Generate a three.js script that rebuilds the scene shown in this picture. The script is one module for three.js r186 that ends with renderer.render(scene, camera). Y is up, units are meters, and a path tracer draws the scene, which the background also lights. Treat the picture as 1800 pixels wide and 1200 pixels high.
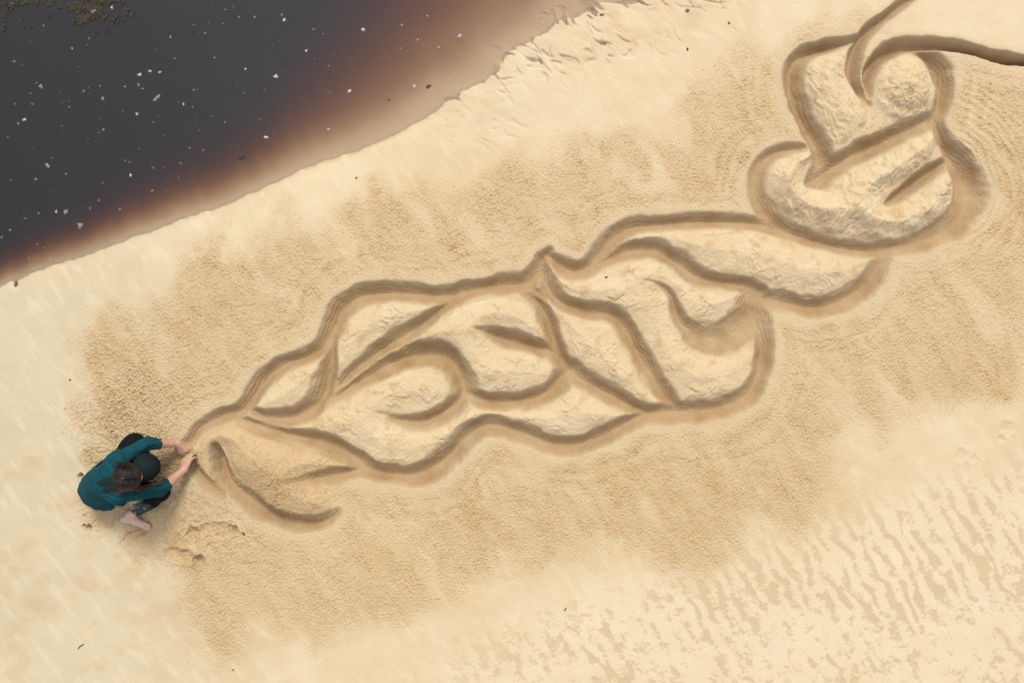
import * as THREE from 'three';
import { mergeGeometries } from 'three/addons/utils/BufferGeometryUtils.js';

// ------------------------------------------------------------------ camera, sky, sun, exposure
const S = 220, CAM_H = 6.363;                       // ground pixels of the photograph per metre, height of the drone
const scene = new THREE.Scene();
const camera = new THREE.PerspectiveCamera(46.4, 1024 / 682, 0.1, 400);
camera.position.set(0, CAM_H, 0);
camera.up.set(0, 0, -1);
camera.lookAt(0, 0, 0);

const renderer = new THREE.WebGLRenderer({ antialias: true });
renderer.setSize(1024, 682);
renderer.toneMapping = THREE.LinearToneMapping;
renderer.toneMappingExposure = 1.86;
renderer.shadowMap.enabled = true;

const SUN = new THREE.Vector3(0.05, 0.76, -0.65).normalize();
const sun = new THREE.DirectionalLight(new THREE.Color().setRGB(1.0, 0.92, 0.79), 1.5);
sun.position.copy(SUN).multiplyScalar(20);
sun.castShadow = true; sun.shadow.radius = 30;
sun.shadow.mapSize.set(2048, 2048);
Object.assign(sun.shadow.camera, { left: -6, right: 6, top: 6, bottom: -6, near: 1, far: 60 });
scene.add(sun);

// ------------------------------------------------------------------ noise
function rng(seed) { let a = seed >>> 0; return () => { a = (a + 0x6D2B79F5) | 0; let t = Math.imul(a ^ (a >>> 15), 1 | a); t = (t + Math.imul(t ^ (t >>> 7), 61 | t)) ^ t; return ((t ^ (t >>> 14)) >>> 0) / 4294967296; }; }
const PERM = new Uint8Array(512), GX = new Float32Array(256), GY = new Float32Array(256), VAL = new Float32Array(256);
{ const r = rng(7); const p = [...Array(256).keys()]; for (let i = 255; i > 0; i--) { const j = Math.floor(r() * (i + 1)); [p[i], p[j]] = [p[j], p[i]]; }
  for (let i = 0; i < 512; i++) PERM[i] = p[i & 255];
  for (let i = 0; i < 256; i++) { const a = r() * Math.PI * 2; GX[i] = Math.cos(a); GY[i] = Math.sin(a); VAL[i] = r() * 2 - 1; } }
function n2(x, y) {
  const xi = Math.floor(x), yi = Math.floor(y), fx = x - xi, fy = y - yi, X = xi & 255, Y = yi & 255;
  const u = fx * fx * fx * (fx * (fx * 6 - 15) + 10), v = fy * fy * fy * (fy * (fy * 6 - 15) + 10);
  const a = PERM[PERM[X] + Y], b = PERM[PERM[(X + 1) & 255] + Y], c = PERM[PERM[X] + ((Y + 1) & 255)], d = PERM[PERM[(X + 1) & 255] + ((Y + 1) & 255)];
  const na = GX[a] * fx + GY[a] * fy, nb = GX[b] * (fx - 1) + GY[b] * fy, nc = GX[c] * fx + GY[c] * (fy - 1), nd = GX[d] * (fx - 1) + GY[d] * (fy - 1);
  return 1.5 * (na + u * (nb - na) + v * (nc + u * (nd - nc) - na - u * (nb - na)));
}
function fbm(x, y, o) { let s = 0, a = 0.5; for (let i = 0; i < o; i++) { s += a * n2(x, y); x = x * 2.03 + 17.1; y = y * 2.03 - 5.3; a *= 0.5; } return s; }
function n3(x, y, z) {
  const xi = Math.floor(x), yi = Math.floor(y), zi = Math.floor(z); let fx = x - xi, fy = y - yi, fz = z - zi;
  fx = fx * fx * (3 - 2 * fx); fy = fy * fy * (3 - 2 * fy); fz = fz * fz * (3 - 2 * fz);
  const h = (i, j, k) => VAL[PERM[PERM[PERM[(xi + i) & 255] + ((yi + j) & 255)] + ((zi + k) & 255)]];
  const l = (a, b, t) => a + (b - a) * t;
  return l(l(l(h(0, 0, 0), h(1, 0, 0), fx), l(h(0, 1, 0), h(1, 1, 0), fx), fy), l(l(h(0, 0, 1), h(1, 0, 1), fx), l(h(0, 1, 1), h(1, 1, 1), fx), fy), fz);
}
const clamp = (x, a = 0, b = 1) => Math.min(b, Math.max(a, x));
const sst = (a, b, x) => { const t = clamp((x - a) / (b - a)); return t * t * (3 - 2 * t); };
const mix = (a, b, t) => a + (b - a) * t;

// overcast sky: one computed sheet of cloud, brighter overhead and towards the veiled sun
{
  const W = 256, Hh = 128, d = new Float32Array(W * Hh * 4);
  for (let j = 0; j < Hh; j++) for (let i = 0; i < W; i++) {
    const el = ((j + 0.5) / Hh - 0.5) * Math.PI, az = ((i + 0.5) / W - 0.5) * 2 * Math.PI;
    const dx = Math.cos(el) * Math.cos(az), dy = Math.sin(el), dz = Math.cos(el) * Math.sin(az);
    let L = 0.34 + 0.36 * Math.max(0, dy);
    const toward = Math.max(0, dx * SUN.x + dy * SUN.y + dz * SUN.z);
    L *= 0.62 + 0.75 * Math.pow(toward, 2.2);
    const q = 1 / (0.25 + Math.max(0, dy));
    const cl = fbm(dx * q * 1.4 + 3, dz * q * 1.4 + 9, 4); L *= 1 + 0.22 * cl;
    if (dy < 0) L = 0.25;
    const k = (j * W + i) * 4;
    d[k] = L * (0.98 + 0.06 * cl); d[k + 1] = L * 0.985; d[k + 2] = L * (1.06 - 0.04 * cl); d[k + 3] = 1;
  }
  const sky = new THREE.DataTexture(d, W, Hh, THREE.RGBAFormat, THREE.FloatType);
  sky.mapping = THREE.EquirectangularReflectionMapping; sky.magFilter = sky.minFilter = THREE.LinearFilter; sky.wrapS = THREE.RepeatWrapping; sky.needsUpdate = true;
  scene.background = sky; scene.environment = sky;
}

// ------------------------------------------------------------------ helpers
const X = (px) => (px - 900) / S, Z = (py) => (py - 600) / S;
const at = (px, py, y) => new THREE.Vector3(X(px) * (1 - y / CAM_H), y, Z(py) * (1 - y / CAM_H));   // the point at height y seen at a photo position
const used = {};
function numbered(n) { const k = used[n] = (used[n] ?? -1) + 1; return k ? n + '_' + String(k).padStart(3, '0') : n; }
function tag(o, label, category, group, kind) { if (label) o.userData.label = label; if (category) o.userData.category = category; if (group) o.userData.group = group; if (kind) o.userData.kind = kind; return o; }
function shade(o) { o.traverse((m) => { if (m.isMesh) { m.castShadow = true; m.receiveShadow = true; } }); return o; }
function top(o, name) { o.name = numbered(name); scene.add(o); return shade(o); }
// Catmull-Rom through points of any width (x, y, w, d, ...)
function spline(pts, closed, step = 5) {
  const n = pts.length, out = [], seg = closed ? n : n - 1;
  for (let i = 0; i < seg; i++) {
    const g = (k) => closed ? pts[(k + n) % n] : pts[clamp(k, 0, n - 1)];
    const a = g(i - 1), b = g(i), c = g(i + 1), d = g(i + 2), m = Math.max(2, Math.ceil(Math.hypot(c[0] - b[0], c[1] - b[1]) / step));
    for (let s = 0; s < m; s++) { const t = s / m, t2 = t * t, t3 = t2 * t; out.push(b.map((_, q) => q < 2 ? 0.5 * (2 * b[q] + (c[q] - a[q]) * t + (2 * a[q] - 5 * b[q] + 4 * c[q] - d[q]) * t2 + (3 * b[q] - a[q] - 3 * c[q] + d[q]) * t3) : mix(b[q], c[q], t))); }
  }
  if (!closed) out.push(pts[n - 1].slice());
  return out;
}

// ------------------------------------------------------------------ the drawing in the sand: furrows (x, y, half width, depth in cm) and the mounds between them
const FURROWS = [
  [[330, 778, 8, 4], [350, 752, 10, 5], [385, 733, 11, 6], [425, 719, 12, 7], [446, 692, 12, 8], [466, 664, 13, 8], [495, 641, 13, 7], [535, 627, 13, 7], [562, 612, 13, 7], [578, 588, 14, 8], [590, 562, 15, 8], [606, 538, 16, 9], [632, 520, 16, 9], [680, 514, 15, 9], [740, 517, 15, 8], [790, 518, 14, 8], [830, 507, 14, 8], [880, 500, 15, 8], [922, 497, 15, 8], [944, 480, 15, 8], [955, 455, 13, 7], [966, 441, 9, 4]],
  [[962, 446, 9, 5], [985, 464, 12, 7], [1010, 474, 14, 8], [1038, 466, 15, 8], [1060, 440, 15, 7], [1084, 412, 15, 7], [1120, 397, 13, 7], [1180, 391, 12, 7], [1250, 388, 12, 7], [1310, 390, 12, 6], [1350, 396, 12, 6], [1385, 408, 12, 5]],
  [[440, 722, 9, 5], [470, 733, 12, 7], [510, 734, 15, 8], [545, 718, 17, 9], [567, 690, 17, 10], [576, 655, 14, 9], [580, 620, 11, 7], [580, 595, 10, 6]],
  [[806, 519, 8, 5], [778, 541, 9, 7], [745, 566, 11, 8], [705, 592, 13, 8], [662, 619, 13, 8], [627, 646, 11, 6], [600, 672, 8, 4], [584, 690, 6, 2]],
  [[566, 712, 5, 2], [598, 692, 8, 5], [640, 665, 13, 7], [690, 637, 17, 10], [740, 622, 19, 12], [778, 624, 19, 12], [800, 646, 18, 11], [812, 672, 19, 10], [812, 696, 17, 9], [795, 716, 14, 9], [768, 732, 13, 9], [735, 741, 12, 8], [706, 740, 9, 5], [684, 733, 6, 2], [664, 724, 3, 0.5]],
  [[418, 736, 9, 4], [450, 748, 11, 6], [490, 762, 12, 7], [530, 770, 13, 8], [575, 780, 15, 10], [608, 797, 15, 10], [640, 822, 15, 8]],
  [[632, 820, 14, 7], [668, 833, 14, 8], [720, 836, 16, 9], [765, 822, 17, 10], [795, 797, 17, 10], [820, 770, 16, 9], [850, 750, 15, 8], [890, 752, 15, 8], [930, 767, 15, 8], [975, 782, 15, 8], [1020, 781, 15, 8], [1065, 766, 14, 8], [1110, 742, 13, 8], [1150, 726, 16, 7], [1210, 724, 17, 7], [1270, 717, 16, 7], [1313, 697, 16, 7], [1337, 660, 15, 7], [1344, 612, 14, 7], [1336, 572, 13, 6], [1328, 545, 14, 5]],
  [[1310, 510, 8, 4], [1335, 520, 15, 6], [1385, 532, 15, 6], [1440, 540, 16, 7], [1490, 526, 17, 7], [1528, 497, 16, 6], [1552, 460, 13, 4], [1562, 440, 10, 2]],
  [[640, 824, 12, 6], [600, 834, 12, 6], [560, 841, 12, 5], [520, 846, 8, 2], [492, 848, 4, 0.5]],
  [[378, 786, 7, 7], [383, 806, 12, 12], [391, 830, 13, 9], [409, 856, 13, 7], [438, 880, 14, 8], [470, 903, 14, 10], [505, 918, 13, 10], [540, 923, 12, 9], [572, 917, 10, 6], [592, 900, 7, 2]],
  [[332, 800, 9, 4], [340, 822, 9, 5], [360, 848, 9, 4], [388, 866, 10, 2]],
  [[918, 512, 8, 4], [948, 532, 11, 7], [966, 568, 12, 8], [977, 604, 13, 8], [990, 635, 15, 8], [1012, 658, 15, 8], [1050, 682, 14, 8], [1090, 703, 14, 8], [1130, 722, 14, 7], [1160, 726, 12, 6]],
  [[812, 690, 12, 7], [858, 706, 13, 8], [918, 704, 13, 8], [962, 691, 14, 8], [988, 664, 16, 8], [1006, 646, 14, 8]],
  [[832, 576, 3, 0.5], [852, 582, 8, 5], [874, 590, 12, 9], [900, 598, 14, 10], [935, 608, 12, 9], [968, 617, 10, 8], [985, 630, 9, 6]],
  [[955, 470, 12, 6], [963, 503, 13, 8], [985, 529, 13, 8], [1030, 545, 12, 8], [1076, 553, 13, 8], [1101, 576, 14, 8], [1116, 606, 14, 8], [1140, 646, 14, 7], [1166, 688, 14, 6], [1190, 716, 12, 5]],
  [[930, 505, 10, 4], [960, 520, 12, 5]],
  [[1030, 478, 9, 4], [1068, 456, 12, 6], [1110, 439, 14, 7], [1152, 437, 14, 7], [1190, 458, 15, 8], [1225, 482, 14, 8], [1262, 494, 13, 7], [1305, 499, 12, 6], [1340, 512, 12, 6]],
  [[1128, 492, 2, 0.5], [1158, 500, 4, 2], [1180, 518, 6, 4], [1190, 545, 9, 6], [1202, 570, 12, 6], [1220, 585, 14, 5]],
  [[1222, 590, 18, 5], [1250, 594, 22, 6], [1285, 588, 27, 6], [1310, 570, 26, 6], [1324, 548, 20, 6]],
  [[1318, 506, 9, 4], [1324, 524, 17, 5.5], [1322, 545, 24, 6], [1308, 572, 26, 6]],
  [[1418, 258, 6, 3], [1385, 261, 9, 6], [1355, 273, 11, 6], [1335, 295, 12, 4], [1330, 328, 14, 4.5], [1342, 366, 15, 5], [1374, 398, 13, 5.5], [1414, 416, 12, 6], [1470, 432, 11, 6], [1530, 440, 11, 5.5], [1592, 432, 13, 5], [1652, 412, 17, 5], [1692, 382, 22, 5.5], [1710, 342, 27, 8], [1700, 305, 21, 9], [1676, 268, 14, 9], [1657, 232, 10, 7], [1650, 205, 9, 5]],
  [[1422, 322, 6, 5], [1440, 312, 15, 9], [1470, 292, 17, 10], [1510, 268, 16, 10], [1555, 248, 15, 10], [1600, 226, 14, 8], [1636, 208, 10, 6]],
  [[1560, 358, 4, 4], [1580, 343, 9, 8], [1610, 322, 11, 10], [1642, 300, 10, 9], [1668, 284, 9, 7]],
  [[1515, 64, 6, 5], [1465, 76, 10, 9], [1422, 89, 12, 9], [1400, 112, 13, 9], [1396, 150, 14, 9], [1407, 186, 14, 10], [1425, 222, 14, 9], [1442, 255, 16, 8], [1450, 285, 16, 8]],
  [[1606, -8, 7, 6], [1572, 18, 8, 8], [1541, 40, 9, 9], [1521, 62, 9, 9], [1507, 95, 11, 10], [1503, 128, 11, 9], [1514, 158, 8, 7], [1532, 184, 4, 2]],
  [[1531, 168, 4, 3], [1529, 135, 8, 8], [1541, 108, 11, 11], [1566, 88, 12, 11], [1600, 77, 11, 10], [1660, 76, 9, 11], [1710, 84, 8, 13], [1752, 98, 8, 16], [1800, 105, 8, 18], [1870, 104, 8, 17]],
  [[1610, 82, 8, 6], [1640, 98, 12, 9], [1658, 128, 15, 10], [1664, 160, 14, 9], [1656, 192, 12, 7], [1640, 215, 10, 6]],
].map((f) => spline(f, false, 6));

const MOUNDS = [   // name, label, pillow height in cm, edge softness px, outline
  ['leaf_mound', 'small pointed oval mound nearest the upper edge beside the crouching person', 3.0, 16, [[445, 717], [468, 688], [500, 657], [538, 638], [562, 640], [566, 662], [555, 688], [532, 708], [498, 721], [465, 723]]],
  ['leaf_mound', 'rounded leaf-shaped mound with a point to the right above the looped furrow', 2.5, 14, [[590, 664], [588, 630], [598, 590], [614, 560], [638, 538], [680, 529], [728, 530], [764, 542], [742, 556], [702, 579], [660, 604], [624, 632]]],
  ['lobed_mound', 'big two-lobed mound with a dark notch in its right side', 3.0, 16, [[606, 682], [650, 644], [700, 611], [748, 580], [790, 550], [830, 532], [880, 523], [922, 533], [948, 560], [962, 598], [930, 594], [890, 582], [862, 578], [862, 602], [905, 612], [950, 624], [974, 642], [976, 666], [955, 683], [900, 692], [850, 690], [822, 672], [812, 648], [800, 618], [775, 602], [732, 604], [690, 618], [650, 642]]],
  ['hooked_mound', 'large mound hooked round the tail of the looped furrow', 3.0, 18, [[440, 737], [500, 748], [560, 728], [600, 706], [650, 676], [695, 655], [740, 641], [770, 643], [786, 662], [792, 688], [776, 712], [735, 726], [690, 722], [700, 750], [745, 756], [800, 735], [840, 716], [905, 720], [960, 706], [1010, 680], [1045, 695], [1080, 716], [1100, 734], [1060, 750], [1020, 764], [970, 764], [920, 748], [872, 734], [840, 738], [808, 764], [780, 792], [740, 814], [700, 820], [662, 814], [630, 790], [590, 774], [530, 757], [480, 748]]],
  ['curled_mound', 'unfinished mound curled round a dark hollow in front of the hands', 5.0, 20, [[350, 782], [372, 758], [412, 746], [450, 760], [500, 777], [556, 795], [600, 810], [624, 824], [590, 826], [545, 836], [560, 850], [582, 872], [580, 900], [540, 910], [502, 906], [470, 888], [440, 862], [412, 828], [396, 790], [382, 778], [370, 792], [372, 830], [384, 852], [360, 836], [348, 812]]],
  ['leaf_mound', 'slanting leaf-shaped mound between two narrow furrows', 3.0, 16, [[978, 546], [1015, 554], [1062, 567], [1086, 592], [1100, 622], [1124, 655], [1150, 692], [1168, 714], [1130, 710], [1080, 686], [1036, 660], [1008, 632], [992, 600], [980, 570]]],
  ['winding_mound', 'long S-shaped mound winding down to a crescent end', 3.0, 18, [[966, 455], [985, 482], [1015, 492], [1055, 480], [1100, 462], [1146, 455], [1180, 476], [1214, 499], [1245, 510], [1290, 508], [1316, 513], [1300, 530], [1276, 550], [1236, 568], [1208, 566], [1196, 540], [1184, 512], [1162, 502], [1176, 525], [1182, 552], [1196, 582], [1216, 606], [1246, 620], [1290, 621], [1327, 608], [1326, 645], [1314, 676], [1286, 694], [1240, 706], [1202, 704], [1176, 682], [1152, 644], [1130, 602], [1108, 566], [1076, 541], [1030, 534], [992, 516], [972, 490]]],
  ['leaf_mound', 'long pale leaf-shaped mound below the big flower head', 3.0, 18, [[1080, 430], [1115, 412], [1170, 402], [1250, 399], [1330, 402], [1384, 416], [1434, 436], [1484, 448], [1532, 453], [1516, 480], [1490, 503], [1442, 521], [1390, 516], [1346, 500], [1300, 487], [1252, 480], [1216, 462], [1182, 440], [1140, 425], [1104, 428]]],
  ['flower_mound', 'big tulip-shaped mound with three pointed lobes', 10, 26, [[1436, 264], [1405, 266], [1368, 280], [1350, 302], [1350, 336], [1368, 370], [1402, 396], [1452, 413], [1520, 424], [1582, 419], [1640, 398], [1674, 364], [1684, 324], [1670, 298], [1648, 302], [1618, 326], [1586, 348], [1562, 362], [1556, 352], [1586, 326], [1618, 302], [1642, 272], [1648, 244], [1634, 228], [1600, 240], [1556, 262], [1508, 286], [1464, 312], [1440, 330], [1418, 322], [1416, 300], [1428, 282]]],
  ['petal_mound', 'smooth creased petal-shaped mound left of the spiral', 5, 22, [[1412, 118], [1436, 98], [1485, 86], [1496, 92], [1492, 130], [1506, 166], [1528, 190], [1530, 216], [1510, 236], [1475, 258], [1452, 244], [1436, 208], [1418, 168]]],
  ['stem_mound', 'smooth curved band of sand between two deep furrows', 1.0, 10, [[1532, 62], [1522, 90], [1514, 125], [1519, 155], [1527, 165], [1522, 130], [1530, 100], [1552, 80], [1575, 68], [1556, 58]]],
  ['spiral_mound', 'round ridged mound coiled like a spiral', 7.5, 26, [[1550, 112], [1580, 95], [1616, 102], [1636, 130], [1644, 168], [1628, 200], [1590, 218], [1556, 206], [1538, 180], [1538, 140]]],
].map((m) => [...m.slice(0, 4), spline(m[4], true, 6)]);

const PRINTS = [   // footprints: label and round hollows (x, y, rx, ry, turn, depth cm)
  ['shallow footprint just below the bare foot', [[240, 938, 22, 8, -0.25, 2.6]]],
  ['long footprint with deep heel and toe hollows', [[338, 936, 12, 12, 0, 3.2], [375, 927, 34, 11, -0.12, 1.5], [410, 931, 12, 9, 0.3, 3.2]]],
  ['footprint with a deep dark toe end', [[318, 976, 34, 13, 0.25, 1.8], [349, 986, 12, 12, 0.3, 4.0]]],
];
const HOLES = [[142, 835, 4, 8], [147, 923, 3.2, 6], [156, 925, 4.2, 7], [150, 905, 4, 1], [219, 950, 3.5, 2], [221, 933, 3, 1.5], [197, 923, 4.5, 1.6], [1690, 800, 12, 0.9], [1772, 752, 13, 1.1], [1762, 772, 8, 0.8], [1712, 806, 7, 0.6]];

// where the sand has been raked loose (photo positions)
const RAKED = spline([[135, 660], [152, 590], [195, 550], [270, 560], [320, 505], [330, 430], [380, 405], [425, 440], [490, 395], [580, 375], [650, 345], [740, 315], [830, 305], [865, 272], [905, 268], [930, 315], [1010, 250], [1100, 235], [1190, 250], [1205, 185], [1255, 130], [1330, 85], [1400, 60], [1500, 30], [1560, 60], [1640, 110], [1730, 100], [1850, 160], [1900, 400], [1880, 620], [1790, 700], [1640, 720], [1500, 780], [1475, 870], [1400, 925], [1300, 965], [1240, 1000], [1195, 1015], [1150, 965], [1050, 965], [930, 1000], [800, 1045], [760, 1075], [640, 1105], [520, 1105], [450, 1110], [400, 1150], [355, 1135], [315, 1085], [300, 1010], [240, 975], [200, 930], [150, 905], [185, 800], [150, 735]], true, 12);

// ------------------------------------------------------------------ shore: u along the water's edge, v out into the water (photo pixels)
const shoreU = (px, py) => px * 0.934 - (py - 490) * 0.3575;
const shoreL = (u) => mix(mix(62, 105, sst(-100, 500, u)), 330, sst(420, 1000, u) );
function shoreV(px, py) {
  const u = shoreU(px, py);
  let v = -px * 0.3575 - (py - 492) * 0.934;
  v += 3.2 * n2(u / 26, 3.3) + 1.4 * n2(u / 9, 8.1) + 12 * n2(u / 210, 1.7) + 8 * Math.sin(clamp(u / 800) * Math.PI);
  const k = sst(640, 1000, u);
  if (k > 0) v += k * (16 * n2(px / 90, py / 70) + 2.5 * n2(px / 24, py / 21) - 4) - 72 * sst(720, 1150, u);
  return v;
}
const WATER_Y = -0.075;

// ------------------------------------------------------------------ ground sheet: fine where the photograph looks, wider out to 60 m
const STEP = 1.55, PX0 = -70, PX1 = 1870, PY0 = -70, PY1 = 1270;
function axis(a, b) {
  const mid = []; for (let p = a; p <= b + 0.01; p += STEP) mid.push(p);
  const out = []; for (let d = 3; d < 13500; d = d * 1.32 + 2) out.push(d);
  return [...out.slice().reverse().map((d) => a - d), ...mid, ...out.map((d) => mid[mid.length - 1] + d)];
}
const AX = axis(PX0, PX1), AY = axis(PY0, PY1), NX = AX.length, NY = AY.length, N = NX * NY;
const hgt = new Float32Array(N), col = new Float32Array(N * 3), region = new Uint8Array(N);
const furD = new Float32Array(N), furE = new Float32Array(N).fill(200), raked = new Float32Array(N), mEdge = new Float32Array(N).fill(-1);
const mId = new Uint8Array(N);
const lower = (A, v) => { let a = 0, b = A.length - 1; while (a < b) { const m = (a + b) >> 1; if (A[m] < v) a = m + 1; else b = m; } return a; };
function within(x0, y0, x1, y1, f) { const i0 = lower(AX, x0), i1 = lower(AX, x1), j0 = lower(AY, y0), j1 = lower(AY, y1); for (let j = j0; j <= j1; j++) for (let i = i0; i <= i1; i++) f(j * NX + i, AX[i], AY[j]); }

{ const one = new Float32Array(N), list = [];                         // furrow profiles; where two meet they run together smoothly
  for (const f of FURROWS) {
    for (let s = 0; s + 1 < f.length; s++) {
      const [ax, ay, aw, ad] = f[s], [bx, by, bw, bd] = f[s + 1], R = 95, dx = bx - ax, dy = by - ay, l2 = dx * dx + dy * dy || 1;
      within(Math.min(ax, bx) - R, Math.min(ay, by) - R, Math.max(ax, bx) + R, Math.max(ay, by) + R, (k, x, y) => {
        const t = clamp(((x - ax) * dx + (y - ay) * dy) / l2), wob = 1 + 0.26 * n2(x / 46 + 60, y / 46) + 0.09 * n2(x / 14, y / 14 + 33), r = Math.hypot(x - ax - dx * t, y - ay - dy * t) + 0.2 * n2(x / 3.6, y / 3.6), w = (aw + (bw - aw) * t) * 1.52 * wob, D = ad + (bd - ad) * t;
        const e = r - w; if (e < furE[k]) furE[k] = e;
        if (e < 0) { const q = Math.max(0, r) / w, d = D * (0.55 * Math.pow(1 - q, 1.7) * (1 + 1.2 * q) + 0.45 * Math.pow(1 - q * q, 1.6)); if (!one[k]) list.push(k); if (d > one[k]) one[k] = d; }
      });
    }
    for (const k of list) { const a = furD[k], b = one[k], h = Math.max(0, 4 - Math.abs(a - b)) / 4; furD[k] = Math.max(a, b) + (Math.min(a, b) > 0 ? h * h * Math.min(1, Math.min(a, b) * 0.5) : 0); one[k] = 0; }
    list.length = 0;
  } }
function inside(poly, x, y) { let c = false; for (let i = 0, j = poly.length - 1; i < poly.length; j = i++) { const [xi, yi] = poly[i], [xj, yj] = poly[j]; if ((yi > y) !== (yj > y) && x < ((xj - xi) * (y - yi)) / (yj - yi) + xi) c = !c; } return c; }
function edge(poly, x, y) { let m = 1e9; for (let i = 0, j = poly.length - 1; i < poly.length; j = i++) { const ax = poly[j][0], ay = poly[j][1], dx = poly[i][0] - ax, dy = poly[i][1] - ay, t = clamp(((x - ax) * dx + (y - ay) * dy) / (dx * dx + dy * dy || 1)); m = Math.min(m, Math.hypot(x - ax - dx * t, y - ay - dy * t)); } return m; }
MOUNDS.forEach((m, q) => {
  const P = m[4], xs = P.map((p) => p[0]), ys = P.map((p) => p[1]);
  within(Math.min(...xs) - 2, Math.min(...ys) - 2, Math.max(...xs) + 2, Math.max(...ys) + 2, (k, x, y) => { if (inside(P, x, y)) { mId[k] = q + 1; mEdge[k] = edge(P, x, y); } });
});
{ const xs = RAKED.map((p) => p[0]), ys = RAKED.map((p) => p[1]);
  // signed distance on a coarse lattice, then read with noise so that the edge frays
  const C = 12, W = Math.ceil((1960 + 200) / C), Hh = Math.ceil((1400 + 200) / C), sd = new Float32Array(W * Hh);
  for (let j = 0; j < Hh; j++) for (let i = 0; i < W; i++) { const x = i * C - 140, y = j * C - 140; sd[j * W + i] = edge(RAKED, x, y) * (inside(RAKED, x, y) ? 1 : -1); }
  within(-200, -200, 2000, 1400, (k, x, y) => {
    const fx = clamp((x + 140) / C, 0, W - 1.01), fy = clamp((y + 140) / C, 0, Hh - 1.01), i = Math.floor(fx), j = Math.floor(fy), u = fx - i, v = fy - j, o = j * W + i;
    const d = mix(mix(sd[o], sd[o + 1], u), mix(sd[o + W], sd[o + W + 1], u), v) + 70 * fbm((x * 0.9 + y * 0.3) / 80 + 5, (y * 0.9 - x * 0.3) / 110, 5) + 10 * n2(x / 4.5, y / 4.5);
    const spots = [[165, 800, 26], [185, 902, 30], [245, 935, 38], [300, 905, 60], [150, 880, 14], [205, 765, 40]]; let near = 0; for (const [ex, ey, r] of spots) near = Math.max(near, Math.exp(-((x - ex) ** 2 + (y - ey) ** 2) / (r * r)) + 0.25 * n2(x / 8, y / 8) + 0.2 * n2(x / 3.5, y / 3.5));
    raked[k] = Math.max(sst(-40, 36, d), sst(0.25, 0.65, near));
  }); }

const tulipMound = MOUNDS.findIndex((m) => m[0] === 'flower_mound') + 1, spiralMound = MOUNDS.findIndex((m) => m[0] === 'spiral_mound') + 1, petalMound = MOUNDS.findIndex((m) => m[0] === 'petal_mound') + 1, curled = MOUNDS.findIndex((m) => m[0] === 'curled_mound') + 1, stemMound = MOUNDS.findIndex((m) => m[0] === 'stem_mound') + 1;
const DRY = [0.505, 0.395, 0.228], CREAM = [0.56, 0.48, 0.328], TAN = [0.42, 0.282, 0.133], DAMP_SHADE = [0.30, 0.185, 0.082], GREY = [0.445, 0.378, 0.25], PINK = [0.535, 0.415, 0.262];  // the darkest brown serves damp sand and painted shade in hollows
const mixc = (a, b, t) => { a[0] += (b[0] - a[0]) * t; a[1] += (b[1] - a[1]) * t; a[2] += (b[2] - a[2]) * t; };

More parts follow.
